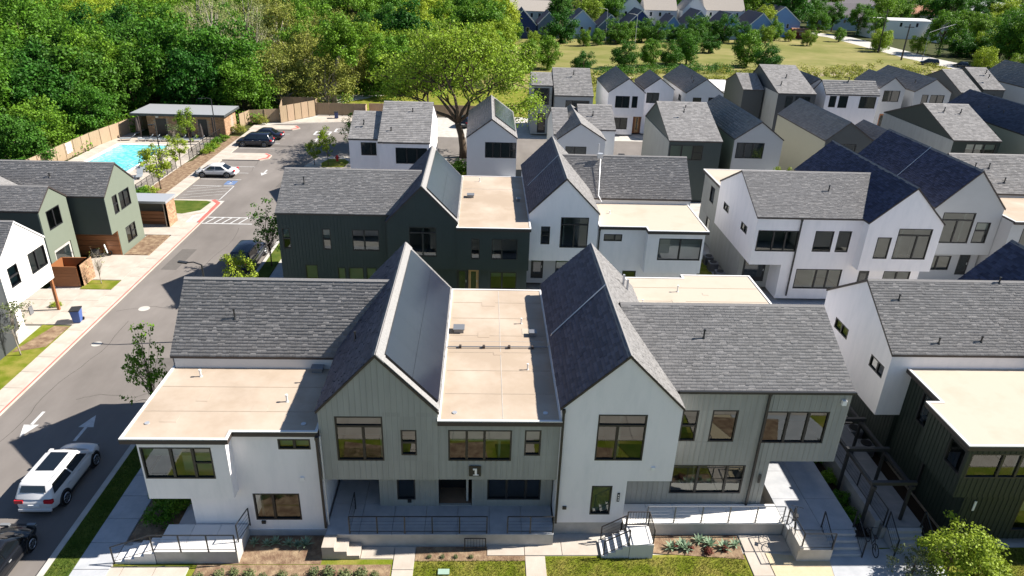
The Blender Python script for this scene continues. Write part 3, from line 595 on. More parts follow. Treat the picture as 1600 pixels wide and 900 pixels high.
vol(P, 'flat', -1.6, 3.4, 75, 86.9, .2, 3.0, wall='sage_light', noroof=True, H={'S': [(-1.0, 1.0, 1.2, 2.6, W(.5)), (2.2, 3.1, .4, 2.6, dict(door=1, m='wood_door'))]}, **F)
solar(P, 0, 3.55, 75.5, 86.2, 7.3, 9.25, .85); MB().box(1.9, 3.5, 72.6, 73.6, 2.95, 3.12).build('entry_canopy', 'trim_white', P)
P = gh('light grey house of crossing gables between the oak and the dark green house', 7.8, 14.8, 76)
vol(P, 'gy', 8.0, 13.2, 75.6, 85.8, .2, 6.9, 8.6, wall='pale_grey', xr=10.4, H={'S': [(8.9, 11.2, 5.0, 6.05, W(.45))]}, **F)
vol(P, 'gx', 7.8, 9.5, 77.6, 86.5, .2, 6.9, 8.9, wall='pale_grey', roofm='shingle_light', **F); vol(P, 'gx', 11, 15.0, 79.9, 88, .2, 7.0, 9.0, wall='pale_grey', roofm='shingle_light', **F)
pipe(P, 12.6, 82, 8.2, .4, .05)
P = gh('dark green house with grey roof and pale green curtains', 20.2, 26, 76)
vol(P, 'gx', 20.2, 26.0, 75.5, 88.2, .2, 7.0, 9.7, wall='teal', roofm='shingle_light', xr=83.2, H={'S': [(20.35, 24.0, 4.83, 6.5, W(.36, .7, tl=.5))], 'W': [(83.7, 85.2, 5.6, 6.2, W()), (81.0, 82.4, 5.6, 6.2, W())]}, glass='glass', c=.3)
MB().box(20.14, 20.195, 75.5, 88.2, .2, 6.9).build('west_bounce_tint', 'sage', P)  # lighter sheet, bounced light painted onto the west wall
MB().box(20.5, 21.7, 75.75, 75.8, 4.9, 6.45).box(21.8, 22.9, 75.75, 75.8, 4.9, 6.45).build('curtain', 'green_glass', P)
for x, y in ((22.6, 80), (23.3, 82)): pipe(P, x, y, 9.2, .3, .05)
P = gh('grey gabled house with a wide dark window right of the dark green one', 27.5, 33, 76.5)
vol(P, 'gy', 27.6, 33.0, 76.2, 92, .2, 7.2, 9.1, wall='grey_stucco', xr=30.3, H={'S': [(27.9, 31.0, 5.0, 6.76, W(.3, .6))], 'W': [(80, 81, 5.4, 6.2, W()), (87, 88, 5.4, 6.2, W())]}, **F)
MB().box(27.54, 27.595, 76.3, 92, .2, 7.0).build('west_bounce_tint', 'sage_light', P); MB().box(31.2, 33.2, 75, 76.2, 3.0, 3.15).build('entry_canopy', 'trim_white', P)  # west wall sheet with warm ground bounce put into its colour
P = gh('house with bounce-tinted beige west wall, dark end gable and a small side gable', 38, 44, 76.7)
vol(P, 'gy', 37.9, 43.4, 76.5, 90.6, .2, 7.2, 9.2, wall='charcoal', xr=40.3, H={'S': [(38.2, 41.5, 5.3, 6.8, W(.5))], 'W': [(86.7, 88.4, 5.6, 6.4, W()), (83.5, 84.8, 5.6, 6.4, W()), (80.0, 81.3, 4.0, 5.4, W())]}, **F)
MB().box(37.84, 37.895, 76.5, 90.6, .2, 7.0).build('west_bounce_tint', 'beige', P)  # beige sheet stands in for bounced light on the west wall
vol(P, 'gy', 43.8, 47.6, 77, 84, .2, 6.6, 8.0, wall='grey_stucco', **F); vol(P, 'flat', 43.4, 45, 80, 87, .2, 6.4, wall='grey_stucco', roofm='membrane_white', **F)
P = gh('large green house with light roof at the right edge of the middle row', 54, 60, 79)
vol(P, 'gx', 54.0, 59.6, 78.8, 94.5, .2, 7.0, 9.7, wall='dark_green', roofm='shingle_light', xr=86.4, H={'S': [(55.6, 59.2, 5.2, 6.6, W(.3, .62, blind=.5))], 'W': [(86, 87.5, 5.2, 6.0, W()), (91, 92.2, 5.2, 6.0, W())]}, glass='glass', c=.3)
MB().box(53.94, 53.995, 78.8, 94.5, .2, 6.9).build('west_bounce_tint', 'sage', P); pipe(P, 55.6, 84.5, 9.2, .4, .06); pipe(P, 57.5, 84.2, 9.1, .4, .06)  # paler west sheet carries bounced light in its colour
P = gh('beige house with shade-blue slope at the right edge of the middle row', 64, 70, 80)
vol(P, 'gy', 64.0, 70.5, 70, 98, .2, 7.3, 9.7, wall='beige', left_m='shingle_shade_blue', H={'W': [(86, 88, 5.2, 6.4, W())]}, **F)
for y in (84, 88, 91): pipe(P, 65.6, y, 8.4, .35, .05)
# row at Y ~ 105
F2 = dict(glass='glass_far', c=.36)
P = gh('grey house with tall narrow wing at the left end of the back row', 7, 16, 105)
vol(P, 'gx', 10.3, 15.9, 104.5, 115, .2, 6.3, 9.3, wall='grey_stucco', roofm='shingle_light', xr=110.5, H={'S': [(11.9, 15.4, 4.4, 5.6, W(.3, .6))]}, **F2)
vol(P, 'gx', 7.0, 10.0, 106, 113, .2, 7.4, 8.7, wall='grey_stucco', roofm='shingle_light', H={'S': [(7.3, 9.6, 4.6, 7.0, W(.5, t=.3)), (8.0, 9.2, .4, 3.3, dict(door=1))]}, **F2); pipe(P, 13.3, 108.5, 8.7, .5, .06)
P = gh('white gabled house with orange wood entrance in the back row', 18.5, 27, 107)
vol(P, 'gy', 18.5, 24.0, 106.8, 119, 3.0, 6.6, 8.6, wall='white', xr=21.4, H={'S': [(19.61, 21.75, 4.26, 6.0, W(.5)), (22.11, 22.95, 4.3, 6.01, W())]}, **F2)
vol(P, 'flat', 18.6, 22.6, 107, 119, .2, 3.0, wall='white', noroof=True, H={'S': [(19.61, 21.75, 1.0, 2.75, W(.5))]}, **F2)
vol(P, 'flat', 22.7, 24.0, 108.2, 119, .2, 3.0, wall='wood', noroof=True, H={'S': [(23.2, 23.8, .3, 2.8, dict(door=1, m='wood_door'))]}, **F2)
vol(P, 'gy', 24.1, 28.6, 108, 116, .2, 7.0, 8.6, wall='white', H={'S': [(24.5, 26.4, 4.86, 6.4, W(.5))]}, **F2)
P = gh('grey-white gabled house with long left slope in the back row', 30, 36, 106)
vol(P, 'gy', 29.8, 35.4, 105.5, 120.5, .2, 7.0, 9.0, wall='pale_grey', xr=32.6, H={'S': [(30.89, 32.15, 4.6, 6.28, W()), (33.2, 35.3, 4.9, 6.35, W(.5))], 'W': [(108, 109.5, 5.2, 6.1, W())]}, **F2); pipe(P, 31.3, 108, 8.1, .3, .06); pipe(P, 31.6, 110, 8.4, .3, .06)
P = gh('dark green house with a light roof right of the white shed roof', 40, 51, 107.3)
vol(P, 'gx', 44.2, 50.0, 107.0, 120.5, .2, 7.0, 9.8, wall='charcoal', roofm='shingle_light', xr=116.6, H={'S': [(45.43, 46.54, 4.81, 6.6, W()), (46.9, 49.2, 4.86, 6.6, W(.5))]}, **F2)
MB().box(44.14, 44.195, 107, 120.5, .2, 6.9).build('west_bounce_tint', 'sage', P); vol(P, 'gx', 40.6, 43.8, 112, 121, .2, 6.6, 8.4, wall='charcoal', roofm='shingle_light', **F2); pipe(P, 47, 112, 8.6, .4, .07); pipe(P, 45.4, 109.5, 7.9, .4, .07)  # west face lightened by a sheet, bounce light as colour
P = gh('white fronted house with grey gable wing in the right back row', 52, 66, 108)
vol(P, 'gx', 52.0, 60.3, 108.0, 112.5, .2, 6.9, 8.6, wall='white', roofm='shingle_light', H={'S': [(52.65, 53.71, 4.91, 6.62, W()), (54.12, 55.52, 4.85, 6.66, W()), (57.4, 59.93, 4.86, 6.62, W(.4))]}, **F2)
vol(P, 'gy', 61.5, 65.6, 110.6, 119, .2, 7.6, 9.2, wall='grey_stucco', H={'S': [(62.3, 64.9, 5.5, 7.2, W(.5)), (62.5, 64.9, 1.0, 3.6, dict(door=1, m='wood'))]}, **F2); pipe(P, 56, 110, 8.6, .4, .07)
vol(P, 'gy', 50.2, 55.5, 113, 121, .2, 6.6, 8.4, wall='grey_stucco', **F2)
P = gh('plain grey gabled house beyond the white fronted one', 66.5, 73, 110)
vol(P, 'gy', 67.0, 72.8, 110.2, 125, .2, 7.3, 9.2, wall='grey_stucco', H={'S': [(68.3, 69.31, 5.27, 6.78, W()), (69.66, 71.88, 5.51, 6.78, W(.5))]}, **F2); pipe(P, 68.3, 113, 8.2, .4, .07)
for lb, x0, x1 in (('dark house with sun on its narrow roof, left of a dark pair', 75.6, 78.9), ('dark house with sun on its narrow roof, right of a dark pair', 81.6, 85.2)):
    P = gh(lb, x0, x1, 112); vol(P, 'gx', x0, x1, 112 if x0 < 80 else 115.6, 125 if x0 < 80 else 128, .2, 7.0, 9.6, wall='charcoal', roofm='shingle_light', H={'S': [(x0 + .8, x0 + 2.2, 4.6, 6.2, W(.5))]}, **F2)
    pipe(P, x0 + 1.6, 117.5, 8.6, .5, .08); pipe(P, x0 + 2.3, 119.5, 9.0, .5, .08)
P = gh('pale grey house with dark hipped slope at the right edge of the back row', 90, 98, 118)
vol(P, 'gy', 90.0, 98, 108, 130, .2, 7.2, 10.0, wall='pale_grey', left_m='shingle', H={'W': [(111, 112.2, 5.2, 6.2, W())], 'S': [(91, 93, 4.6, 6.2, W(.5))]}, **F2)
P = gh('long low white roofed shed in front of the field', 43, 54, 129, name='shed')
vol(P, 'gx', 40.5, 53.5, 129, 139, 0, 3.4, 4.6, wall='bright_white', roofm=None, trimrake='trim_white', **F2)

# ------------------------------------------------------------------ ground
sheet('ground', [rect(-900, 1000, -200, 1500)], -.03, 'woodfloor')
sheet('terrace_grounds', [rect(-34, 100, 8, 135)], -.012, 'concrete_old')
sheet('meadow', [[(2, 119), (130, 135), (136, 300), (60, 262), (0, 238), (-4, 200)]], -.014, 'field')
sheet('clearing', [[(-30, 118.5), (40, 118.5), (40, 150), (-12, 143), (-26, 126)]], -.010, 'lawn')
sheet('dirt_path', [[(15, 160), (50, 158), (90, 178), (126, 186), (126, 190), (88, 183), (50, 164), (15, 166)], [(50, 152), (130, 158), (130, 172), (95, 166), (60, 158)]], -.008, 'dirt')
sheet('road', [rect(-27.5, -18.95, -60, 73), [(-27.6, 73), (-14.2, 71.5), (-14.2, 90), (-20, 112.2), (-31.5, 109.6), (-34.4, 107), (-34.3, 73)], rect(-20, 90, 92.5, 103.6), rect(-4.8, 7.6, 66, 92.6), rect(-19, -4.6, 62.5, 71)], .0, 'asphalt')
sheet('trash_pad', [[(-31.5, 110.3), (-20, 112.2), (-18.6, 106.4), (-8, 106.4), (-8, 116), (-26.5, 116), (-27.2, 114)]], .02, 'concrete')
st = []
cl = [(139, 150), (132, 188), (129.5, 215), (130.5, 245), (131, 272), (118, 298), (90, 318)]
for (a, b), (c, d) in zip(cl, cl[1:]):
    v = Vector((c - a, d - b)).normalized(); n = Vector((v.y, -v.x)) * 5; st.append([(a - n.x, b - n.y), (a + n.x, b + n.y), (c + n.x + v.x, d + n.y + v.y), (c - n.x + v.x, d - n.y + v.y)])
for k, s_ in enumerate(st): sheet('street', [s_], .0 + k * .004, 'concrete_old')
sheet('cross_street', [[(136, 160), (260, 178), (260, 190), (134, 172)]], -.004, 'concrete_old')
# kerbs
def kerb(name, pts, w, m, z=.13):
    b = MB()
    for p, q in zip(pts, pts[1:]):
        v = (Vector(q) - Vector(p)).normalized(); n = Vector((-v.y, v.x)) * w
        b.prism([p, q, (q[0] + n.x, q[1] + n.y), (p[0] + n.x, p[1] + n.y)], -.05, z)
    return b.build(name, m, kind='structure')
kerb('kerb', [(-27.5, -20), (-27.5, 66.0)], .28, 'concrete')
sheet('kerb_paint', [rect(-27.62, -27.52, -20, 66)], .137, 'red_paint')
kerb('kerb', [(-18.95, 62), (-18.95, -20)][::-1], -.28, 'concrete_old')
def slabs(name, x0, x1, y0, y1, nx, ny, z, m, jit=.004, g=.03, base=True):
    """paving laid slab by slab with open joints"""
    root = bpy.data.objects.new(name, None); C.objects.link(root); root.location = (x0, y0, 0); ORG[root.name] = Vector((x0, y0, 0)); root['kind'] = 'structure'
    if base: MB().box(x0, x1, y0, y1, -.1, z - .035).build('bedding', 'concrete_old', root)
    me = {}
    for i in range(nx):
        for j in range(ny):
            a = x0 + (x1 - x0) * i / nx; b = x0 + (x1 - x0) * (i + 1) / nx; c = y0 + (y1 - y0) * j / ny; d = y0 + (y1 - y0) * (j + 1) / ny
            if not me:
                s = MB().box(a + g / 2, b - g / 2, c + g / 2, d - g / 2, -.03 + z, z).build('paving_slab', m, root, bevel=.0); me[0] = s
            else:
                s = me[0].copy(); C.objects.link(s); s.location = (a - x0, c - y0, random.uniform(-jit, jit))
    return root
slabs('sidewalk', -28.95, -27.78, -10, 66, 1, 42, .13, 'concrete')
slabs('driveway', -34.5, -28.97, 45.1, 50.8, 3, 3, .125, 'concrete')
slabs('driveway', -33.5, -28.97, 52.6, 57.7, 2, 2, .125, 'concrete')
slabs('paved_yard', -33.8, -28.97, 62.6, 68.2, 2, 3, .125, 'concrete')
sheet('front_yard', [[(-31.0, 34), (-28.97, 34), (-28.97, 44.9), (-31.0, 45.05)]], .11, 'lawn', thick=.2)
sheet('planting_bed', [[(-30.9, 41.2), (-29.1, 42.0), (-29.0, 44.8), (-30.1, 44.9)]], .118, 'mulch')
sheet('front_yard', [[(-31.4, 50.9), (-28.97, 50.9), (-28.97, 52.5), (-31.4, 52.5)]], .125, 'lawn', thick=.2)
sheet('front_yard', [[(-31.1, 57.8), (-29.1, 57.8), (-29.1, 62.5), (-31.1, 62.5)]], .13, 'mulch', thick=.2)
sheet('side_yard', [rect(-60, -31, 20, 41)], .02, 'lawn')
slabs('sidewalk', -34.4, -33.0, 68.3, 107, 1, 22, .12, 'concrete')
kerb('kerb', [(-33.0, 73), (-33.0, 107)], -.02, 'concrete', .125)
sheet('parking_island', [[(-33, 68.3), (-29.6, 68.0), (-28.2, 69.2), (-27.9, 71.8), (-28.7, 72.8), (-33, 72.9)]], .13, 'concrete', thick=.2)
sheet('island_grass', [[(-32.8, 68.6), (-30.2, 68.4), (-28.8, 69.5), (-28.6, 72.2), (-29.2, 72.5), (-32.8, 72.5)]], .135, 'lawn_green')
sheet('kerb_paint', [[(-27.9, 66.2), (-27.52, 66.0), (-27.55, 71.9), (-28.4, 72.9), (-28.8, 72.75), (-27.95, 71.7)]], .14, 'red_paint')
sheet('parking_island', [[(-33, 88.6), (-28.3, 88.7), (-27.4, 89.6), (-27.4, 91.1), (-28.3, 92.0), (-33, 91.9)]], .13, 'concrete', thick=.2)
sheet('kerb_paint', [[(-28.4, 88.75), (-27.5, 89.6), (-27.5, 91.0), (-28.3, 91.9), (-28.5, 91.7), (-27.8, 90.9), (-27.8, 89.8), (-28.6, 89.0)]], .138, 'red_paint')
sheet('parking_island', [[(-34.6, 105.2), (-28.3, 105.5), (-27.4, 106.6), (-28.3, 108.2), (-34.6, 108.0)]], .13, 'concrete', thick=.2)
sheet('kerb_paint', [[(-28.4, 105.6), (-27.5, 106.6), (-28.2, 108.0), (-28.5, 107.8), (-27.9, 106.7), (-28.6, 105.8)]], .138, 'red_paint')
sheet('planting_bed', [[(-36.9, 73.5), (-34.45, 73.5), (-34.45, 101), (-36.4, 101), (-36.4, 88), (-36.9, 87)]], .05, 'mulch', thick=.2)
sheet('parking_island', [[(-22.2, 86.3), (-20.5, 85.0), (-14.2, 85.0), (-14.2, 91.6), (-17.5, 91.6), (-21.4, 90.6)]], .13, 'concrete', thick=.2)
sheet('island_grass', [[(-20.0, 86.0), (-17.3, 86.2), (-17.0, 88.6), (-17.8, 89.9), (-19.8, 89.9), (-20.4, 88)]], .14, 'lawn')
# repairs, cracks and stains in the asphalt
sheet('asphalt_patch', [[(-22.2, 38.5), (-19.4, 38.7), (-19.5, 41.0), (-22.1, 40.8)], [(-26.9, 55), (-25.6, 55), (-25.5, 59.5), (-26.8, 59.5)], [(-30.5, 96), (-24, 95.6), (-24, 96.4), (-30.5, 96.9)], [(-23.5, 78), (-21.9, 78.2), (-22, 80.1), (-23.4, 80)]], .003, 'asphalt_patch')
for pts in ([(-26.6, 29), (-25.9, 33), (-26.2, 37), (-25.3, 41.5), (-25.6, 47)], [(-24.2, 36), (-22.9, 36.7), (-21, 36.3), (-19.4, 37.1)], [(-23.2, 50), (-23.8, 55), (-23.1, 61), (-23.6, 66)], [(-27, 47.5), (-24.6, 48.3), (-22.1, 47.7), (-19.6, 48.5)], [(-31, 79), (-28, 84), (-28.8, 92)]):
    b = MB(); P2 = []; 
    for p, q in zip(pts, pts[1:]):
        for t in range(5): P2.append((p[0] + (q[0] - p[0]) * t / 5 + random.uniform(-.09, .09), p[1] + (q[1] - p[1]) * t / 5 + random.uniform(-.09, .09)))
    for p, q in zip(P2, P2[1:]):
        v = Vector((q[0] - p[0], q[1] - p[1])).normalized(); n = Vector((-v.y, v.x)) * .014; b.poly([(p[0] + n.x, p[1] + n.y, .0045), (p[0] - n.x, p[1] - n.y, .0045), (q[0] - n.x, q[1] - n.y, .0045), (q[0] + n.x, q[1] + n.y, .0045)])
    b.build('asphalt_crack', 'crack', kind='structure')
# paint on the asphalt
mk = [rect(-32.7, -28.1, y - .05, y + .05) for y in (73.2, 78.1, 80.6, 83.3, 86.0, 94.8, 97.6, 100.4, 103.2)] + [rect(-28.2, -28.1, 73.2, 78.1)]
for k in range(4): y = 73.6 + k * 1.1; mk.append([(-32.6, y), (-32.45, y), (-28.3, y + 1.6), (-28.45, y + 1.6)])
sheet('bay_lines', mk, .006, 'paint')
sheet('accessible_symbol_ground', [rect(-29.5, -28.3, 78.6, 80.1)], .008, 'blue_paint')
b = MB(); b.tube([(-28.9, 79.6, .012), (-28.9, 79.62, .013)], .12, 10)
for p in ([(-29.0, 79.1), (-28.85, 79.1), (-28.85, 79.5), (-29.0, 79.5)], [(-29.15, 78.85), (-28.7, 78.85), (-28.7, 78.95), (-29.15, 78.95)], [(-28.95, 79.15), (-28.6, 79.15), (-28.6, 79.25), (-28.95, 79.25)]): b.poly([(x, y, .012) for x, y in p])
b.build('accessible_symbol', 'paint', kind='structure')
cw = [rect(-27.45, -22.6, 66.0, 66.18), rect(-27.45, -22.6, 67.75, 67.93)] + [[(-27.2 + .8 * k, 66.2), (-27.05 + .8 * k, 66.2), (-26.6 + .8 * k, 67.75), (-26.75 + .8 * k, 67.75)] for k in range(5)]
sheet('crosswalk_lines', cw, .006, 'paint')
def arrow(x, y, d, L=2.4):
    b = MB(); P = lambda u, v: (x + v, y + d * u, .007)
    pts = [(0, -.09), (1.3, -.09), (1.3, .09), (0, .09)]; hd = [(1.25, -.42), (2.4, 0), (1.25, .42)]
    for q in (pts, hd):
        q = [P(*t) for t in q]; a = (q[1][0] - q[0][0]) * (q[2][1] - q[0][1]) - (q[1][1] - q[0][1]) * (q[2][0] - q[0][0]); b.poly(q if a > 0 else q[::-1])
    b.build('lane_arrow', 'paint', kind='structure')
arrow(-25.3, 34.8, -1); arrow(-22.2, 32.1, 1); arrow(-26.3, 84.8, -1); arrow(-23.6, 99, 1)
for X0, Y0 in ((-23.6, 104.2), (-21.0, 106.2)):
    sheet('stop_box_marking', [rect(X0 - 1.2, X0 + 1.2, Y0 - 1.1, Y0 - .85), rect(X0 - 1.2, X0 + 1.2, Y0 + .85, Y0 + 1.1), rect(X0 - 1.2, X0 - .9, Y0 - .85, Y0 + .85), rect(X0 + .9, X0 + 1.2, Y0 - .85, Y0 + .85)], .006, 'paint')
def manhole(x, y, r=.33):
    MB().tube([(x, y, -.02), (x, y, .008)], r, 20).build('manhole_cover', 'concrete_old', kind='structure')
manhole(-26.1, 42.6); manhole(-25.2, 47.9, .4)
# right hand kerb strip, walk
sheet('planting_strip', [rect(-18.66, -17.6, -20, 62)], .12, 'lawn_green', thick=.2)
slabs('sidewalk', -17.6, -16.05, -6, 46, 1, 34, .13, 'concrete_grey')
sheet('dark_bed', [rect(-16, -13.95, 24.8, 30.1)], .1, 'mulch', thick=.2)
sheet('courtyard_lawn', [rect(-16, -15.2, 30.2, 47), rect(-16, 21, 41.5, 47.5)], .1, 'lawn_green', thick=.2)
# front garden of the terrace
sheet('front_lawn', [rect(-16.2, 12.6, 8, 23.9), rect(19, 60, 8, 24.3), rect(-16.4, -18.66 + 1, 8, 8.1)], .02, 'lawn', thick=.1)
sheet('planting_bed', [rect(-12.6, -7.0, 23.4, 25.15), rect(-12.4, -3.86, 20.8, 23.36), rect(-2.84, 2.2, 23.55, 24.4), [(8.0, 24.0), (12.3, 23.6), (12.4, 25.1), (6.9, 25.1)]], .035, 'mulch')
slabs('garden_path', -3.8, -2.86, 16.5, 24.35, 1, 6, .06, 'concrete'); slabs('garden_path', 2.15, 3.07, 16.5, 23.82, 1, 5, .06, 'concrete')
slabs('garden_path', -5.3, -3.82, 23.68, 24.38, 1, 1, .06, 'concrete'); slabs('garden_path', .42, 5.6, 23.84, 24.86, 3, 1, .07, 'concrete'); slabs('garden_path', .42, 3.5, 24.88, 25.15, 2, 1, .07, 'concrete')
slabs('garden_path', 12.45, 14.65, 24.05, 25.1, 1, 1, .06, 'concrete'); slabs('garden_path', 12.4, 13.35, 17, 24.02, 1, 5, .06, 'concrete')
slabs('garden_path', -22, 60, 15.4, 18.2, 40, 1, .06, 'concrete')
sheet('planting_bed', [[(-2.2, 18.6), (.2, 18.4), (.6, 20.4), (-1.6, 21)], [(-7.5, 18.4), (-5.2, 18.8), (-5.0, 21.4), (-7.2, 20.6)], [(4.4, 18.6), (7.5, 18.9), (7.1, 20.6), (5.0, 20.9)], [(13.6, 18.4), (18, 18.6), (17, 21), (14.6, 20.6)]], .038, 'mulch')
sheet('lawn_patch', [[(-4.9, 18.5), (-3.9, 18.5), (-3.9, 22), (-4.9, 21)], [(.9, 18.6), (2.0, 18.6), (2.0, 21.5), (1.1, 21)], [(7.8, 18.5), (12.2, 18.6), (12.0, 21.3), (8.6, 20.4)]], .036, 'lawn_green')
sheet('gravel_bed', [[(13.4, 16.5), (14.8, 16.5), (16.3, 23.6), (13.4, 24.0)]], .03, 'sand')
sheet('side_plaza', [[(14.85, 16.5), (19.5, 16.5), (21.8, 24.4), (16.35, 24.0)]], .04, 'concrete_grey')
slabs('entry_slab', -16.9, -12.7, 21.6, 23.25, 3, 1, .10, 'concrete')
sheet('dark_bed', [rect(17.97, 18.84, 24.9, 34), rect(21.32, 22.5, 24.6, 34)], .12, 'dark_soil')
sheet('alley_paving', [rect(17.2, 21.0, 26, 62), rect(-16, 21, 38.3, 41.4), rect(-16, 30, 47.5, 52)], .01, 'concrete_grey')
sheet('alley_grass', [rect(18.2, 20.2, 55, 64)], .03, 'lawn')
sheet('opposite_lawn', [rect(-16.2, 60, -30, 14.5)], .01, 'lawn')

# porches, steps, railings
def rail(label, pts, h=.95, z=.0, n=None, picket=False, cat='railing', name='railing', mid=False, m='black_metal'):
    """pts = floor points (x,y,z); top rail, posts, optional pickets"""
    P = thing(name, label, cat, pts[0]); b = MB()
    b.tube([(x, y, zz + h) for x, y, zz in pts], .028, 6); b.build('top_rail', m, P)
    b = MB(); b.tube([(x, y, zz + .12) for x, y, zz in pts], .016, 5); b.build('bottom_rail', m, P)
    for (a, c) in zip(pts, pts[1:]):
        a, c = Vector(a), Vector(c); L = (c - a).length; k = max(1, int(round(L / 1.35)))
        for i in range(k + 1):
            if i == 0 and a != Vector(pts[0]): continue
            p = a.lerp(c, i / k); MB().box(p.x - .025, p.x + .025, p.y - .025, p.y + .025, p.z - .02, p.z + h).build('post', m, P)
        if picket:
            b = MB(); q = int(L / .12)
            for i in range(1, q): p = a.lerp(c, i / q); b.box(p.x - .008, p.x + .008, p.y - .008, p.y + .008, p.z + .12, p.z + h)
            b.build('pickets', m, P, kind='stuff')
        else:
            q = MB()
            for hh in (.32, .52, .72): q.tube([tuple(a + Vector((0, 0, hh))), tuple(c + Vector((0, 0, hh)))], .006, 4)
            q.build('cable', m, P, kind='stuff')
    return P
def steps(label, x0, x1, y0, y1, z0, z1, n, d, m='concrete'):
    """flight of n treads rising towards +x (d=1) or -x (d=-1), or along y (d=2 rising to +y)"""
    P = thing('garden_steps', label, 'steps', ((x0 + x1) / 2, (y0 + y1) / 2, z0))
    for i in range(n):
        h = z0 + (z1 - z0) * (i + 1) / n
        if d == 1: a = (x0 + (x1 - x0) * i / n, x1, y0, y1)
        elif d == -1: a = (x0, x1 - (x1 - x0) * i / n, y0, y1)
        else: a = (x0, x1, y0 + (y1 - y0) * i / n, y1)
        if i < n - 1:
            if d == 1: a = (a[0], x0 + (x1 - x0) * (i + 1) / n - .004, y0, y1)
            elif d == -1: a = (x1 - (x1 - x0) * (i + 1) / n + .004, a[1], y0, y1)
            else: a = (x0, x1, a[2], y0 + (y1 - y0) * (i + 1) / n - .004)
        MB().box(*a, -.03, h).build('step', m, P)
    return P
def porch(label, x0, x1, y0, y1, z, nx, m='concrete_grey', ny=1):
    P = thing('raised_porch', label, 'porch', ((x0 + x1) / 2, (y0 + y1) / 2, 0)); MB().box(x0 + .02, x1 - .02, y0 + .02, y1, -.05, z - .05).build('retaining_wall', 'concrete_old', P)
    for j in range(ny):
        for i in range(nx):
            a = x0 + (x1 - x0) * i / nx; b = x0 + (x1 - x0) * (i + 1) / nx; c = y0 + (y1 - y0) * j / ny; d = y0 + (y1 - y0) * (j + 1) / ny
            MB().box(a + .01, b - .01, c, d - .015, z - .05, z).build('porch_slab', m, P)
    return P
porch('low porch under the white bay at the left end of the front terrace', -14.2, -10.6, 23.45, 25.1, .75, 3, 'trim_white')
porch('shaded porch behind the left corner of the front terrace', -13.9, -13.05, 25.12, 30, .5, 1, ny=4)
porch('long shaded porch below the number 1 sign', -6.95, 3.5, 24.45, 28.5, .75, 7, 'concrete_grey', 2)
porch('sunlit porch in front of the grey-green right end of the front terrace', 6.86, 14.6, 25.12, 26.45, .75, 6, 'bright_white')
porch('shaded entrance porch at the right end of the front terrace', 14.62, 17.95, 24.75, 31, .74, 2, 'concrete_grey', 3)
porch('raised walkway between the front terrace and the dark green house', 19.3, 21.3, 24.9, 33, .74, 1, 'concrete_dark', 5)
porch('raised porch with a low wall at the left side of the dark green terrace', -17.0, -15.12, 50.6, 54.4, .75, 1, 'concrete_grey', 2)
P = thing('retaining_wall', 'dark concrete planter wall between the two raised entrance walks', 'wall', (18.9, 25, 0)); MB().box(18.85, 19.1, 24.9, 33, -.05, 1.15).build('wall', 'concrete_dark', P)
steps('concrete steps left of the white bay railing', -16.0, -14.22, 23.45, 24.4, 0, .62, 4, 1, 'trim_white')
steps('block steps at the left end of the long shaded porch', -6.98, -5.32, 23.68, 24.42, 0, .74, 3, -1)
steps('white steps climbing to the right beside the white gable', 5.65, 6.9, 23.7, 24.7, 0, .74, 4, 1, 'trim_white')
P = thing('step_landing', 'square landing at the top of the white steps', 'landing', (7.4, 24.2, 0)); MB().box(6.92, 8.0, 23.68, 24.9, -.05, .86).build('slab', 'trim_white', P)
steps('shaded stairs at the foot of the right entrance porch', 16.3, 17.8, 23.75, 24.73, 0, .72, 4, 2, 'concrete_grey')
steps('shaded stairs at the foot of the raised walkway', 19.5, 21.1, 24.0, 24.88, 0, .72, 4, 2, 'concrete_grey')
P = thing('planter_box', 'concrete ramp wall with a bike leaning over it at the right entrance', 'wall', (15, 23.9, 0)); MB().box(14.65, 16.25, 23.5, 24.7, -.05, .72).box(14.65, 14.8, 23.4, 24.7, .72, .95).build('wall', 'concrete_old', P)
rail('dark railing along the low porch under the white bay', [(-16.0, 23.42, .1), (-14.2, 23.42, .78), (-10.62, 23.42, .78)])
rail('short handrail at the right end of the white bay porch', [(-10.7, 24.0, .75), (-10.5, 25.05, .75)], 1.0)
rail('black railing along the left part of the long shaded porch', [(-5.85, 26.1, .75), (-5.85, 24.52, .75), (.4, 24.52, .75)], 1.0)
rail('black railing along the right part of the long shaded porch', [(1.35, 24.52, .75), (3.45, 24.52, .75)], 1.0)
rail('small picket fence below the right end of the long porch railing', [(-.6, 24.2, .0), (.35, 24.2, .0)], .75, picket=True)
rail('light grey railing along the sunlit porch', [(7.95, 25.17, .75), (14.5, 25.17, .75)], 1.0, m='grey_metal')
rail('brown handrail climbing the white steps', [(5.75, 23.75, .1), (6.85, 23.75, .78)], .9, m='fascia')
rail('brown handrail on the far side of the white steps', [(5.75, 24.66, .1), (6.85, 24.66, .78)], .9, m='fascia')
rail('picket railing round the landing of the white steps', [(6.95, 24.86, .86), (7.96, 24.86, .86), (7.96, 23.74, .86)], .85, picket=True, m='fascia')
rail('black railing on the left of the right entrance stairs', [(14.7, 25.1, .75), (14.75, 23.5, .75), (16.2, 23.5, .75)], .95)
rail('black handrail between the ramp and the right entrance stairs', [(16.3, 24.9, .75), (16.3, 23.7, .05)], .95)
rail('black handrail on the right of the right entrance stairs', [(17.85, 24.9, .75), (17.85, 23.7, .05)], .95)
rail('long black railing on the raised walkway wall', [(19.36, 33, .75), (19.36, 25.0, .75)], 1.0)
rail('black handrail on the left of the raised walkway stairs', [(19.45, 24.9, .75), (19.45, 23.8, .05)], .95)
rail('black handrail on the right of the raised walkway stairs', [(21.15, 24.9, .75), (21.15, 23.8, .05)], .95)
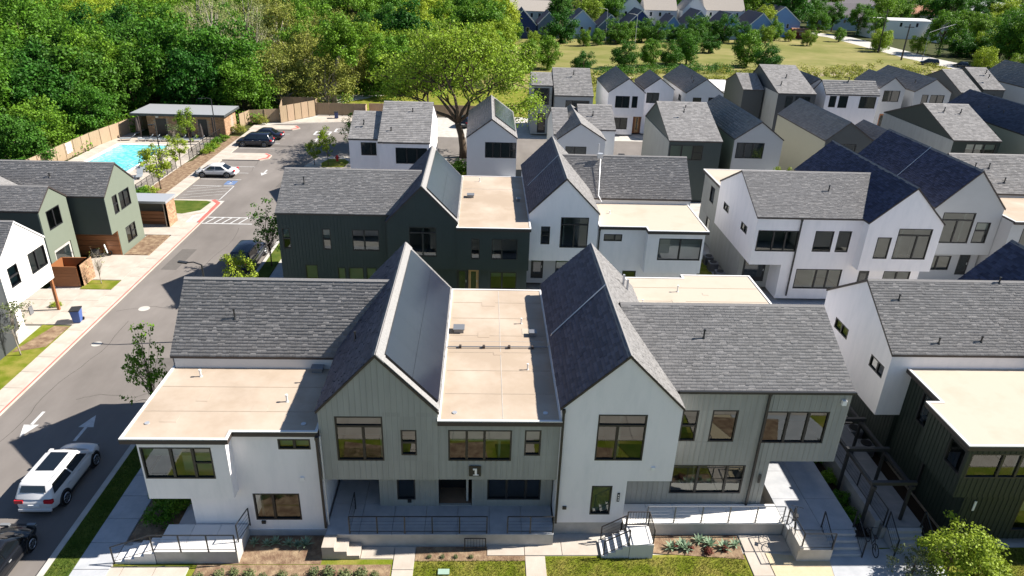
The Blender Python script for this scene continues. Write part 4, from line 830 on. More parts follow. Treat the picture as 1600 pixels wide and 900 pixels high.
P = thing('pergola', 'black steel pergola between the front terrace and the dark green house', 'pergola', (19.3, 29, 0))
for y in (25.4, 27.9, 30.4, 32.8):
    for x in (18.55, 20.4): MB().box(x - .06, x + .06, y - .06, y + .06, .0, 2.9).build('post', 'black_metal', P)
    MB().box(18.4, 20.6, y - .09, y + .09, 2.9, 3.08).build('cross_beam', 'black_metal', P)
for x in (18.55, 20.4): MB().box(x - .07, x + .07, 25.2, 33.0, 2.74, 2.9).build('side_beam', 'black_metal', P)
for k in range(14): MB().box(17.1, 18.3, 30.2 + k * .2, 30.26 + k * .2, 3.08, 3.14).build('slat', 'black_metal', P)
# bicycles by the right entrance
def wheel_ring(b, c, r, ax, n=18, t=.02):
    pts = [Vector(c) + (Vector((1, 0, 0)) if ax == 'y' else Vector((0, 1, 0))) * r * math.cos(2 * math.pi * k / n) + Vector((0, 0, 1)) * r * math.sin(2 * math.pi * k / n) for k in range(n + 1)]
    b.tube(pts, t, 5, cap=False)
def bike(label, x, y, z, rot):
    P = thing('bicycle', label, 'bicycle', (x, y, z)); ORG[P.name] = Vector((0, 0, 0))
    for dx in (-.5, .5): b = MB(); wheel_ring(b, (dx, 0, .33), .31, 'y'); [b.tube([(dx, 0, .33), (dx + .3 * math.cos(t), 0, .33 + .3 * math.sin(t))], .004, 3) for t in (k * math.pi / 5 for k in range(10))]; b.build('wheel', 'tyre', P)
    b = MB()
    for a, c in (((-.5, 0, .33), (-.05, 0, .3)), ((-.05, 0, .3), (-.2, 0, .85)), ((-.5, 0, .33), (-.17, 0, .75)), ((-.17, 0, .75), (.35, 0, .8)), ((-.05, 0, .3), (.35, 0, .75)), ((.5, 0, .33), (.33, 0, .95))): b.tube([a, c], .018, 6)
    b.build('frame', 'black_metal', P)
    MB().box(-.32, -.08, -.06, .06, .85, .9).build('saddle', 'plastic_black', P); MB().tube([(.3, -.28, .98), (.34, 0, .96), (.3, .28, .98)], .014, 6).build('handlebar', 'black_metal', P)
    P.rotation_euler = (0, 0, rot); return P
bike('black bicycle leaning by the corner of the sunlit porch railing', 14.95, 24.9, .75, 1.2)
bike('black bicycle parked in the shadow between the two entrance stairs', 18.55, 24.3, .02, 1.45)

# AC units, boxes in the alley
def acunit(label, x, y, s=.75, h=.8, z=.01):
    P = thing('air_conditioner', label, 'air conditioner', (x, y, z)); MB().box(x - s / 2, x + s / 2, y - s / 2, y + s / 2, z, z + h).build('casing', 'grey_metal', P, bevel=.02)
    MB().tube([(x, y, z + h), (x, y, z + h + .04)], s * .4, 14).build('fan_guard', 'black_metal', P)
    b = MB()
    for k in range(7): b.box(x - s / 2 - .012, x + s / 2 + .012, y - s / 2 - .012, y + s / 2 + .012, z + .1 + k * .09, z + .13 + k * .09)
    b.build('louvres', 'fascia', P)
acunit('air conditioner in the alley left of the white blue-roofed terrace, rearmost', 20.4, 58.0); acunit('air conditioner in the alley left of the white blue-roofed terrace, middle one', 20.4, 56.6); acunit('air conditioner in the alley left of the white blue-roofed terrace, nearest', 20.4, 54.6)
acunit('air conditioner behind the pergola at the dark green wall', 21.6, 31.2); acunit('second air conditioner behind the pergola, one metre further back', 21.6, 32.6)

# ------------------------------------------------------------------ pool
def pool():
    P = thing('swimming_pool', 'turquoise rectangular swimming pool with rippled water and a pale deck', 'swimming pool', (-45, 88, 0))
    x0, x1, y0, y1 = -48.6, -42.1, 79, 95; cp = .4
    b = MB()
    for k in range(10):
        y = y0 + (y1 - y0) * k / 10; y2 = y0 + (y1 - y0) * (k + 1) / 10 - .03
        b.box(x0 - cp, x0, y, y2, .0, .1); b.box(x1, x1 + cp, y, y2, .0, .1)
    b.box(x0 - cp, x1 + cp, y1, y1 + cp, 0, .1); b.build('coping', 'bright_white', P)
    MB().box(x0, x1, y1 - .08, y1, -.35, .06).build('tile_band', 'green_glass', P)
    MB().poly([(x0, y0, .02), (x1, y0, .02), (x1, y1, .02), (x0, y1, .02)]).build('water', 'pool_water', P)
    lad = MB()
    for dx in (0, .5): lad.tube([(-42.3, 83 + dx, -.3), (-42.2, 83 + dx, .6), (-41.9, 83 + dx, .8), (-41.6, 83 + dx, .6), (-41.6, 83 + dx, .05)], .03, 6)
    lad.build('ladder_rail', 'galv', P)
pool()
for (a, b_, c, d, nx, ny) in ((-51, -49.0, 76, 104, 1, 10), (-41.7, -37.0, 76, 95.4, 2, 8), (-49, -37, 95.4, 100, 5, 2), (-49, -41.7, 76, 78.6, 3, 1)): slabs('pool_deck', a, b_, c, d, nx, ny, .05, 'concrete')
# pool house
P = thing('pool_house', 'tan brick pool house with flat grey roof and dark doorways', 'pool house', (-41, 102, 0))
b = MB(); y0 = 100.6
Bx0, Bx1, By1, Hh = -47.0, -36.3, 105.6, 2.9
def brickwall(P, O, U, N, L, H, holes, bw=.9, bh=.28):
    MB().obox(O, U * L, -N * .2, Vector((0, 0, H))).build('wall', 'mortar', P) if not holes else None
    b = MB(); r = 0; z = 0.0
    while z < H - .02:
        h = min(bh, H - z); u = -(r % 2) * bw / 2
        while u < L:
            a, c = max(u, 0), min(u + bw, L)
            if c - a > .05 and not any(c > hh[0] and a < hh[1] and z < hh[2] for hh in holes): b.obox(O + U * (a + .01) + Vector((0, 0, z + .01)), U * (c - a - .02), N * (.02 + random.uniform(0, .01)), Vector((0, 0, h - .02)))
            u += bw
        z += h; r += 1
    return b.build('brickwork', 'brick_tan', P, kind='stuff')
MB().box(Bx0 + .1, Bx1 - .1, y0 + .1, By1, 0, Hh).build('wall', 'mortar', P)
brickwall(P, Vector((Bx0, y0 + .1, 0)), Vector((1, 0, 0)), Vector((0, -1, 0)), Bx1 - Bx0, Hh, [(1.2, 2.6, 2.4), (5.0, 5.9, 2.4), (7.0, 8.2, 2.4)], .45, .2)
brickwall(P, Vector((Bx1 - .1, y0, 0)), Vector((0, 1, 0)), Vector((1, 0, 0)), By1 - y0, Hh, [(3.0, 3.8, 2.2)], .45, .2)
for a, c in ((1.2, 2.6), (5.0, 5.9), (7.0, 8.2)): MB().box(Bx0 + a, Bx0 + c, y0 + .05, y0 + .09, .05, 2.4).build('door', 'black_metal', P)
MB().box(Bx0 - 1.6, Bx1 + .5, y0 - 1.2, By1 + .3, 3.0, 3.3).build('roof', 'charcoal', P); MB().box(Bx0 - 1.55, Bx1 + .45, y0 - 1.15, By1 + .25, 3.3, 3.33).build('roof_membrane', 'galv', P)
for x in (Bx0 + 1.4, Bx0 + 5.2): MB().box(x, x + .35, y0 - .25, y0 + .02, 2.55, 2.8).build('wall_lamp', 'trim_white', P)
for x, t in ((-47.5, 'left'), (-37.5, 'right')): MB().box(x, x + .18, 99.0, 99.2, .05, 3.0).build('roof_post', 'fascia', P)
# mailbox kiosk and dumpster screen
P = thing('brick_shelter', 'low brick shelter with grey slab roof between the house and the grass island', 'shelter', (-31.5, 66, 0))
MB().box(-33.4, -29.9, 66.2, 66.5, 0, 2.5).box(-30.2, -29.9, 64.6, 66.2, 0, 2.5).build('wall', 'mortar', P)
brickwall(P, Vector((-29.9, 64.6, 0)), Vector((0, 1, 0)), Vector((1, 0, 0)), 1.9, 2.5, [], .4, .18)
for k in range(4): MB().box(-33.3, -30.25, 65.3, 65.42, .02 + k * .36, .34 + k * .36).build('wood_plank', 'wood', P)
MB().box(-33.6, -29.75, 64.3, 66.7, 2.55, 2.78).build('roof', 'galv', P)
P = thing('bin_screen', 'orange wood and brick bin enclosure beside the white house', 'enclosure', (-32.5, 51.8, 0))
for k in range(6): MB().box(-33.6, -31.55, 51.35, 51.43, .1 + k * .28, .1 + (k + 1) * .28 - .012).build('wood_plank', 'wood', P)
MB().box(-31.5, -31.3, 51.4, 53.2, .1, 1.9).build('wall', 'mortar', P); brickwall(P, Vector((-31.3, 51.4, .1)), Vector((0, 1, 0)), Vector((1, 0, 0)), 1.8, 1.8, [], .35, .16)
MB().box(-33.6, -31.5, 53.1, 53.2, .1, 1.8).box(-33.6, -33.5, 51.4, 53.2, .1, 1.8).build('back_panel', 'wood', P)

# fences: one thing per run, every panel a part
def fence(label, pts, h, pw, m='fence_wood', name='wood_fence', posts=True):
    P = thing(name, label, 'fence', (*pts[0], 0)); k = 0
    for p, q in zip(pts, pts[1:]):
        p, q = Vector(p), Vector(q); L = (q - p).length; n = max(1, round(L / pw)); d = (q - p) / n; u = d.normalized(); nn = Vector((-u.y, u.x))
        for i in range(n):
            a = p + d * i; MB().obox((a.x + u.x * .03, a.y + u.y * .03, .05), (d.x - u.x * .06, d.y - u.y * .06, 0), (nn.x * .05, nn.y * .05, 0), (0, 0, h - .05 + (.012 if i % 2 else 0))).build('fence_panel', m, P)
            if posts: MB().box(a.x - .06, a.x + .06, a.y - .06, a.y + .06, 0, h + .04).build('fence_post', m, P)
    return P
fence('tan fence running along the far left side of the pool', [(-51.6, 80), (-51.2, 93), (-50.0, 101.5), (-48.3, 106)], 2.0, 2.0)
fence('pale grey fence leaving the pool corner to the left edge', [(-80, 72), (-51.7, 80.2)], 1.8, 2.4, 'concrete_old', 'grey_fence')
fence('tan fence behind the pool house up to the enclosure', [(-36.2, 106.5), (-35.6, 109.5), (-31.5, 111)], 2.0, 2.0)
fence('tall tan fence box at the end of the parking lot', [(-32.4, 116.2), (-31.2, 110.3), (-27.1, 115.8)], 2.5, 1.5)
fence('tan fence behind the tall fence box', [(-33, 118), (-27.2, 118), (-27.1, 116.2)], 2.5, 2.0)
fence('brown fence behind the paved bin area', [(-27, 116.4), (-19, 116.4), (-18.9, 114.6)], 2.0, 2.0)
fence('brown fence between the lawn and the lane behind the oak', [(-18.6, 117), (4, 117)], 2.0, 2.0)
fence('brown fence in front of the dirt path behind the back row', [(16.5, 121), (42, 122)], 1.8, 2.4)
fence('dark fence line at the far edge of the meadow', [(2, 238), (60, 258), (112, 279)], 1.9, 6.0, 'black_metal', 'dark_fence', posts=False)
MB().box(-51.36, -51.28, 87.6, 88.8, .7, 1.9).build('pool_rules_sign', 'white_plastic'); tag(bpy.data.objects['pool_rules_sign'], 'blank white sign board hung on the tan fence left of the pool', 'sign')
rail('black iron fence between the pool deck and the parking lot, far part', [(-36.9, 100, .05), (-36.9, 88.4, .05)], 1.25, picket=True, name='iron_fence', cat='fence')
rail('black iron fence between the pool deck and the parking lot, near part', [(-37.0, 84.5, .05), (-37.0, 70, .05)], 1.25, picket=True, name='iron_fence', cat='fence')
def lounger(label, x, y, rot=0.0):
    P = thing('pool_lounger', label, 'lounger', (x, y, .05)); ORG[P.name] = Vector((0, 0, 0))
    MB().box(-.32, .32, -.95, .45, .28, .34).build('seat', 'lounger_fabric', P); MB().obox((-.32, .45, .30), (.64, 0, 0), (0, .55, .45), (0, -.04, .05)).build('backrest', 'lounger_fabric', P)
    for sx in (-.28, .28):
        for sy in (-.85, .4): MB().box(sx - .02, sx + .02, sy - .02, sy + .02, 0, .28).build('leg', 'white_plastic', P)
    P.rotation_euler = (0, 0, rot)
xs = (-48.5, -46.1, -45.2, -44.2, -43.2, -41.7, -40.3, -39.2)
for k, x in enumerate(xs): lounger('grey lounger in the row between pool and pool house, ' + ('leftmost', 'second from the left', 'third from the left', 'fourth from the left', 'fourth from the right', 'third from the right', 'second from the right', 'rightmost')[k], x, 97.4, -1.3)
lounger('grey lounger on the near right corner of the pool deck', -39.6, 80.5, .3); lounger('grey lounger right beside the pool ladder', -40.4, 83.3, .3); lounger('lounger half hidden by the iron fence', -39.3, 77.6, .3)
def folded_umbrella(label, x, y, z0=.05, h=2.8):
    P = thing('folded_umbrella', label, 'umbrella', (x, y, z0)); MB().tube([(x, y, z0), (x, y, z0 + h)], .03, 6).build('pole', 'black_metal', P)
    MB().tube([(x, y, z0 + 1.0), (x, y, z0 + 1.3), (x, y, z0 + 2.3), (x, y, z0 + h)], [.22, .26, .16, .04], 8).build('canopy', 'fascia', P); MB().tube([(x, y, z0), (x, y, z0 + .08)], .3, 10).build('base', 'concrete_grey', P)
folded_umbrella('folded dark umbrella at the left of the pool house terrace', -47.6, 98.9); folded_umbrella('folded dark umbrella right of the tall young tree by the pool', -38.0, 96.2); folded_umbrella('folded dark umbrella at the near right corner of the pool deck', -38.1, 83.0)
def lamp(label, x, y, h, arm, m='black_metal', name='street_lamp'):
    P = thing(name, label, 'street lamp', (x, y, 0)); MB().tube([(x, y, 0), (x, y, h * .5), (x, y, h)], [.10, .075, .055], 8).build('pole', m, P); MB().tube([(x, y, 0), (x, y, .25)], .16, 10).build('base', m, P)
    a = Vector((x, y, h)); e = a + Vector(arm); MB().tube([a, a.lerp(e, .5) + Vector((0, 0, .12)), e], .045, 6).build('arm', m, P); u = Vector(arm).normalized() * .5
    MB().bar(e - u * .2, e + u, .24, .09).build('lamp_head', m, P)
lamp('black street lamp rising over the grey roof beside the street', -18.45, 43.3, 5.7, (-1.05, .1, .1)); lamp('slim black lamp standing on the pool deck', -38.7, 84.7, 5.2, (-.3, 0, 0)); lamp('slim black lamp in front of the pool house', -37.1, 99.0, 5.6, (-1.2, 0, 0))
lamp('pale tall lamp among the far blue houses, left one', 38, 234, 9.5, (-2.2, 0, .4), 'galv'); lamp('pale tall lamp among the far blue houses, right one', 46.5, 229, 8.5, (-2.2, 0, .4), 'galv')
lamp('grey street lamp with long arm over the far street', 128.4, 212, 7.5, (8, 2, 2.2), 'grey_metal')
for lb, x, y, h in (('tall wooden utility pole nearest the meadow edge, left of two', 122.5, 226.6, 12.6), ('wooden utility pole beside the dark car on the far street', 120.5, 209.2, 9.8), ('wooden utility pole at the bend of the far street', 118.5, 279.6, 12.2)):
    P = thing('utility_pole', lb, 'utility pole', (x, y, 0)); MB().tube([(x, y, 0), (x, y, h)], [.26, .17], 8).build('pole', 'fascia', P); MB().box(x - 1.4, x + 1.4, y - .08, y + .08, h - .9, h - .7).build('crossarm', 'fascia', P)
# hydrant
P = thing('fire_hydrant', 'red fire hydrant on the small grass island by the white house', 'fire hydrant', (-18.6, 89.0, .14)); MB().tube([(-18.6, 89, .14), (-18.6, 89, .62), (-18.6, 89, .7), (-18.6, 89, .86), (-18.6, 89, .92)], [.14, .13, .19, .13, .05], 10).build('barrel', 'red', P); MB().tube([(-18.88, 89, .55), (-18.32, 89, .55)], .08, 8).tube([(-18.6, 88.72, .5), (-18.6, 89, .5)], .09, 8).build('nozzle', 'red', P)
# bins
def bin_(label, x, y, z, m, rot=.2, lid='plastic_black'):
    P = thing('wheelie_bin', label, 'bin', (x, y, z)); ORG[P.name] = Vector((0, 0, 0)); b = MB(); i = 0
    b.v += [(-.24, -.26, .06), (.24, -.26, .06), (.24, .26, .06), (-.24, .26, .06), (-.31, -.36, .98), (.31, -.36, .98), (.31, .36, .98), (-.31, .36, .98)]
    for f in ((3, 2, 1, 0), (4, 5, 6, 7), (0, 1, 5, 4), (1, 2, 6, 5), (2, 3, 7, 6), (3, 0, 4, 7)): b.f.append(f); b.m.append(0)
    b.build('body', m, P, bevel=.03); MB().box(-.34, .34, -.40, .40, .985, 1.06).build('lid', lid, P, bevel=.02); MB().box(-.28, .28, .40, .47, .90, .95).build('handle', m, P)
    for sx in (-.27, .27): MB().tube([(sx - .04, .3, .12), (sx + .04, .3, .12)], .12, 12).build('wheel', 'tyre', P)
    P.rotation_euler = (0, 0, rot)
bin_('blue recycling bin with black lid on the sidewalk of the white house', -28.75, 45.5, .13, 'bin_blue'); bin_('dark blue bin against the brown fence of the bin area', -23.5, 114.3, .02, 'bin_navy'); bin_('dark blue bin in the lane behind the light grey crossing gables', 18.4, 92.0, .0, 'bin_navy', 1.5)
# vehicles
def car(label, x, y, rot, L, Wd, H, paint, kind='suv', name='parked_car', cat='car', sunroof=False):
    P = thing(name, label, cat, (x, y, .0)); ORG[P.name] = Vector((0, 0, 0)); hl = L / 2; hw = Wd / 2; R = .37 if kind == 'suv' else .33
    belt = H * .615; wb = L * .30
    # stations: x, half width, z bottom, z shoulder, z centre top
    if kind == 'suv': S = [(-hl, .70, .45, .72, .74), (-hl + .06, .86, .34, .95, .99), (-hl + .35, .96, .26, belt + .02, belt + .06), (-wb, 1.0, .24, belt, belt + .05), (0, 1.0, .24, belt - .02, belt + .03), (wb - .15, 1.0, .24, belt - .05, belt + .02), (wb + .25, .985, .25, belt - .10, belt - .01), (hl - .35, .93, .28, belt - .15, belt - .06), (hl - .08, .80, .34, .72, .78), (hl, .62, .42, .60, .62)]
    else: S = [(-hl, .66, .42, .68, .70), (-hl + .1, .85, .32, .86, .93), (-hl + .5, .95, .24, belt - .02, belt + .05), (-wb, 1.0, .22, belt, belt + .05), (0, 1.0, .22, belt - .04, belt + .02), (wb - .2, 1.0, .22, belt - .07, belt), (wb + .2, .98, .23, belt - .13, belt - .05), (hl - .4, .92, .25, belt - .24, belt - .16), (hl - .1, .78, .3, .56, .62), (hl, .58, .36, .48, .5)]
    b = MB(); rings = []
    for (sx, w, zb, zs, zt) in S:
        w *= hw; pr = [(-w * .86, zb), (-w * .97, zb + .14), (-w, (zb + zs) / 2), (-w * .97, zs - .05), (-w * .86, zs), (-w * .45, zt - .01), (0, zt), (w * .45, zt - .01), (w * .86, zs), (w * .97, zs - .05), (w, (zb + zs) / 2), (w * .97, zb + .14), (w * .86, zb), (0, zb)]
        rings.append(len(b.v)); b.v += [(sx, yy, zz) for yy, zz in pr]
    n = 14
    for a, c in zip(rings, rings[1:]):
        for j in range(n): b.f.append((a + j, a + (j + 1) % n, c + (j + 1) % n, c + j)); b.m.append(0)
    b.f.append(tuple(rings[0] + n - 1 - j for j in range(n))[::-1][::-1]); b.m.append(0); b.f.append(tuple(rings[-1] + j for j in range(n))); b.m.append(0)
    body = b.build('body', paint, P, smooth=True); sb = body.modifiers.new('sub', 'SUBSURF'); sb.levels = 1; sb.render_levels = 1
    # cabin: bottom and top outlines
    if kind == 'suv': xb0, xb1, xt0, xt1 = -hl + .10, wb + .0, -hl + .42, wb - .85
    else: xb0, xb1, xt0, xt1 = -hl + .75, wb + .02, -hl + 1.55, wb - .85
    wb_, wt = hw * .92, hw * .74; zt = H
    def ring(x0, x1, w, z, nose): return [(x0, -w * .86, z), (x0 + .05, -w, z), ((x0 + x1) / 2, -w * 1.02, z), (x1 - .15, -w, z), (x1, -w * .8, z), (x1 + nose, 0, z), (x1, w * .8, z), (x1 - .15, w, z), ((x0 + x1) / 2, w * 1.02, z), (x0 + .05, w, z), (x0, w * .86, z), (x0 - .03, 0, z)]
    B = ring(xb0, xb1, wb_, belt - .02, .12); T = ring(xt0, xt1, wt, zt - .05, .06); g = MB(); i = len(g.v); g.v += B + T; n = 12
    for j in range(n): g.f.append((j, (j + 1) % n, n + (j + 1) % n, n + j)); g.m.append(0)
    T3 = ring(xt0 + .12, xt1 - .12, wt * .84, zt, .03); g.v += T3
    for j in range(n): g.f.append((n + j, n + (j + 1) % n, 2 * n + (j + 1) % n, 2 * n + j)); g.m.append(0)
    g.f.append(tuple(range(2 * n, 3 * n))); g.m.append(0)
    g.build('cabin', paint, P, smooth=True, bevel=.05)
    Bv = [Vector(q) for q in B]; Tv = [Vector(q) for q in T]
    def pane(name, a, b_, lo=.1, hi=.9, la=.06, lb=.06, off=(0, 0, 0)):
        p0, p1, q0, q1 = Bv[a], Bv[b_], Tv[a], Tv[b_]; o3 = Vector(off)
        def at(u, v): return (p0.lerp(p1, u)).lerp(q0.lerp(q1, u), v) + o3
        q = MB(); q.poly([at(la, lo), at(1 - lb, lo), at(1 - lb, hi), at(la, hi)]); return q.build(name, 'car_glass', P)
    hr = .46 if kind == 'suv' else .08
    pane('rear_window', 10, 0, hr, .93, .06, .06, (-.035, 0, .012)); 
    q = MB(); f = lambda k, v: Bv[k].lerp(Tv[k], v) + Vector((.02, 0, .012))
    q.poly([f(4, .06), f(5, .06), f(5, .93), f(4, .93)]); q.poly([f(5, .06), f(6, .06), f(6, .93), f(5, .93)]); q.build('windscreen', 'car_glass', P)
    for s in (-1, 1):
        a, m_, b_ = (1, 2, 3) if s < 0 else (9, 8, 7)
        o3 = (0, s * .014, 0)
        pane('side_window', a, m_, .16, .86, .10, .03, o3); pane('side_window', m_, b_, .16, .86, .03, .10, o3)
        MB().box(xb1 - .35, xb1 - .12, s * hw * .97 - (.0 if s > 0 else .2), s * hw * .97 + (.2 if s > 0 else 0), belt - .02, belt + .13).build('wing_mirror', paint, P, bevel=.02)
        for wx in (-wb, wb):
            y0 = s * (hw - .02); y1 = s * (hw - .25); MB().tube([(wx, s * (hw - .3), R + .02), (wx, s * (hw + .002), R + .02)], R + .075, 24).build('wheel_arch', 'plastic_black', P)
            t = MB().tube([(wx, y1, R), (wx, s * (hw + .02), R)], R, 24).build('tyre', 'tyre', P)
            rr = MB(); rr.tube([(wx, s * (hw + .0), R), (wx, s * (hw + .028), R)], R * .22, 10); yy = s * (hw + .03)
            for k in range(7):
                a = 2 * math.pi * k / 7; rr.bar((wx, yy, R), (wx + R * .62 * math.cos(a), yy, R + R * .62 * math.sin(a)), .055, .02)
            pts = [(wx + R * .66 * math.cos(2 * math.pi * k / 20), yy, R + R * .66 * math.sin(2 * math.pi * k / 20)) for k in range(21)]; rr.tube(pts, .025, 4, cap=False); rr.build('rim', 'rim', t)
        MB().obox((-hl + .02, s * hw * .50 - (.0 if s > 0 else .42 * hw), .80 if kind == 'suv' else .74), (.16, s * .0, 0), (0, hw * .42, 0), (.02, 0, .17)).build('tail_lamp', 'tail_red', P)
        MB().obox((hl - .22, s * hw * .42 - (0 if s > 0 else .4 * hw), .62), (.15, 0, 0), (0, hw * .4, 0), (-.04, 0, .13)).build('headlight', 'head_lamp', P)
        MB().box(-wb + .4, wb - .4, s * hw * .985 - .01, s * hw * .985 + .01, .30, .42).build('side_sill', 'plastic_black', P)
        for k in (0, 1): MB().box(-.05 - k * .95, .12 - k * .95, s * hw * 1.0 - .012, s * hw * 1.0 + .012, belt - .17, belt - .13).build('door_handle', 'galv', P)
    MB().box(-hl - .035, -hl + .1, -hw * .8, hw * .8, .36, .52).build('bumper', paint, P, bevel=.03); MB().box(-hl - .015, -hl + .1, -.26, .26, .62, .74).build('number_plate', 'white_plastic', P)
    if kind == 'suv': MB().box(-hl - .045, -hl + .1, -hw * .72, hw * .72, .27, .37).build('lower_bumper', 'plastic_black', P, bevel=.02)
    MB().box(hl - .12, hl + .02, -hw * .6, hw * .6, .34, .58).build('grille', 'plastic_black', P)
    if sunroof: MB().box((xt0 + xt1) / 2 - .35, xt1 - .22, -wt * .62, wt * .62, zt - .002, zt + .012).build('sunroof', 'car_glass', P); [MB().box(xt0 + .15, xt1 - .3, s * wt * .9 - .015, s * wt * .9 + .015, zt - .03, zt + .03).build('roof_rail', 'galv', P) for s in (-1, 1)]
    P.rotation_euler = (0, 0, rot); return P
up = math.pi / 2
car('white SUV with panoramic roof parked at the right kerb of the street', -20.95, 28.7, up, 4.75, 1.9, 1.68, 'car_white', sunroof=True)
car('black car cut by the lower left corner, behind the white SUV', -20.95, 22.9, up, 4.8, 1.9, 1.5, 'car_black', 'sedan')
car('white sedan parked in the bay beside the pool planting', -31.3, 82.0, math.pi, 4.7, 1.85, 1.45, 'car_white', 'sedan')
car('black SUV parked nose to the pool sidewalk', -31.0, 96.3, math.pi, 4.8, 1.95, 1.75, 'car_navy'); car('dark car parked behind the black SUV in the next bay', -30.6, 100.2, math.pi, 4.7, 1.9, 1.5, 'car_navy', 'sedan')
car('dark pickup sized car shaded by two kerb trees', -20.15, 57.0, up, 5.2, 2.0, 1.75, 'car_navy'); car('dark blue car half hidden behind the oak trunk', -2.6, 111.5, 1.3, 4.7, 1.9, 1.6, 'car_navy')
car('dark car at the near end of the far street', 123.4, 200, 2.6, 4.9, 1.95, 1.7, 'car_navy'); car('dark car in tree shade on the far street', 130.5, 196, 2.4, 4.9, 1.9, 1.6, 'car_black', 'sedan')
# scooter by the wood wall
P = thing('motor_scooter', 'small scooter with white front shield parked by the orange wood wall', 'scooter', (-32.7, 57.2, .13)); ORG[P.name] = Vector((0, 0, 0))
for dx in (-.6, .6): b = MB(); wheel_ring(b, (dx, 0, .24), .19, 'y', 14, .06); b.build('wheel', 'tyre', P)
MB().box(-.75, -.1, -.16, .16, .35, .72).build('body', 'plastic_black', P, bevel=.05); MB().box(-.15, .45, -.15, .15, .22, .32).build('footboard', 'plastic_black', P); MB().obox((.42, -.18, .3), (.1, 0, 0), (0, .36, 0), (-.12, 0, .75)).build('front_shield', 'white_plastic', P, bevel=.03)
MB().tube([(.3, -.3, 1.08), (.33, 0, 1.05), (.3, .3, 1.08)], .02, 6).build('handlebar', 'black_metal', P); MB().box(-.7, -.05, -.14, .14, .72, .82).build('seat', 'plastic_black', P, bevel=.03); P.rotation_euler = (0, 0, .5)
# round white table on courtyard etc: boulders near the right lawn
for k, (x, y, r) in enumerate(((22.7, 24.6, .28), (23.5, 24.55, .35), (24.4, 24.6, .3))):
    b = MB(); pts = [(x + math.cos(a) * r * random.uniform(.8, 1.1) * math.cos(e), y + math.sin(a) * r * random.uniform(.8, 1.1) * math.cos(e), .02 + r * .7 * math.sin(e)) for e in (0, .5, 1.0, 1.5) for a in (2 * math.pi * j / 9 for j in range(9))]
    b.v = pts
    for e in range(3):
        for j in range(9): b.f.append((e * 9 + j, e * 9 + (j + 1) % 9, e * 9 + 9 + (j + 1) % 9, e * 9 + 9 + j)); b.m.append(0)
    tag(b.build('limestone_boulder', 'concrete'), 'pale boulder edging the right lawn, ' + ('nearest the stairs', 'middle of three', 'rightmost of three')[k], 'boulder')

# ------------------------------------------------------------------ far houses
def far(label, x, y, w, d, ze, zr, wall, roof='roof_dusk', axis='gy', n=2, trim='trim_white', name='far_house', z0=0):
    H = {'S': [(x - w / 2 + w * (k + .6) / (n + .6), x - w / 2 + w * (k + .6) / (n + .6) + 1.0, 1.2 if ze < 4 else ze - 2.2, 2.4 if ze < 4 else ze - .7, dict(single=True)) for k in range(n)]}
    P = thing(name, label, 'house', (x, y, 0)); vol(P, axis, x - w / 2, x + w / 2, y, y + d, z0, ze, zr, wall=wall, roofm=None, H=H, glass='glass_far', trimrake=roof, winframe=trim)
    r = [c for c in P.children if c.name.startswith('roof')][0]
    if axis == 'gy':
        q = MB()
        for s in (-1, 1): q.bar((x + s * (w / 2 + .1), y - .12, ze - .15), (x, y - .12, zr - .05), .08, .26)
        q.build('barge_board', trim, r)
    return P
far('navy gabled far house at the left edge of the far row', 11.9, 236, 8.6, 14, 4.2, 8.6, 'house_navy'); far('small navy gable right of the leftmost far house', 20.2, 238, 7, 12, 4.4, 8.0, 'house_slate')
far('pale blue gabled far house with white porch', 31.2, 241, 9.5, 12, 4.4, 8.7, 'house_pale_blue', n=3); far('slate blue far house behind the trees, fourth in the row', 39.6, 236, 8, 12, 4.2, 8.0, 'house_slate')
far('navy far house with grey roof, fifth in the row', 51.5, 247, 9.5, 14, 4.3, 8.8, 'house_navy'); far('narrow blue far house next to the fifth one', 62, 246, 6, 12, 4.0, 7.5, 'house_blue')
far('dark blue steep gable in front of the tall white block', 73, 254, 8.5, 14, 4.4, 8.8, 'house_slate'); far('mid blue gable with white side wall', 82.8, 251, 9, 14, 4.2, 8.4, 'house_blue')
far('deep blue gable left of the rightmost blue house', 94.6, 254, 9.5, 16, 4.2, 8.6, 'house_blue'); far('rightmost blue gabled house at the end of the far row', 106.5, 266, 13, 20, 5.2, 10.2, 'house_blue')
far('pale roofed building behind the navy far house', 17, 275, 16, 12, 5.6, 9.0, 'pale_grey', 'roof_tan', 'gx', 5)
far('white three storey gabled house behind the far row, leftmost of four', 52, 268, 9, 12, 7.6, 12, 'bright_white', 'roof_tan', 'gy', 2); far('white house with broad tan roof behind the far row, second of four', 63.5, 272, 12, 10, 7.4, 11.6, 'pale_grey', 'roof_tan', 'gx', 3)
far('white gabled house behind the far row, third of four', 75, 269, 8.5, 12, 7.8, 12.6, 'bright_white', 'roof_tan', 'gy', 2); far('pale house with broad tan roof behind the far row, rightmost of four', 87.5, 274, 15, 11, 7.8, 12.6, 'pale_grey', 'roof_tan', 'gx', 4)
far('small grey cottage left of the bend in the far street', 128, 318, 10, 9, 3.8, 7, 'house_pale_blue', 'roof_dusk', 'gy', 2); far('small white cottage between the trees beyond the utility poles', 166, 262, 8, 8, 3.6, 6.4, 'bright_white', 'roof_dusk', 'gy', 2); far('small tan cottage in the trees at the upper right', 186, 262, 10, 9, 3.4, 6.2, 'beige', 'roof_dusk', 'gx', 2)
far('white cottage with dusk grey roof beyond the street bend', 146, 300, 18, 16, 5, 10, 'house_pale_blue', 'roof_dusk', 'gx', 3)
far('modern white box house beyond the far street', 154, 272, 22, 12, 6.4, 6.9, 'bright_white', 'trim_white', 'gx', 3); far('small pale grey house right of the white box house', 180, 285, 11, 10, 3.6, 6.2, 'pale_grey', 'roof_dusk', 'gx', 2)
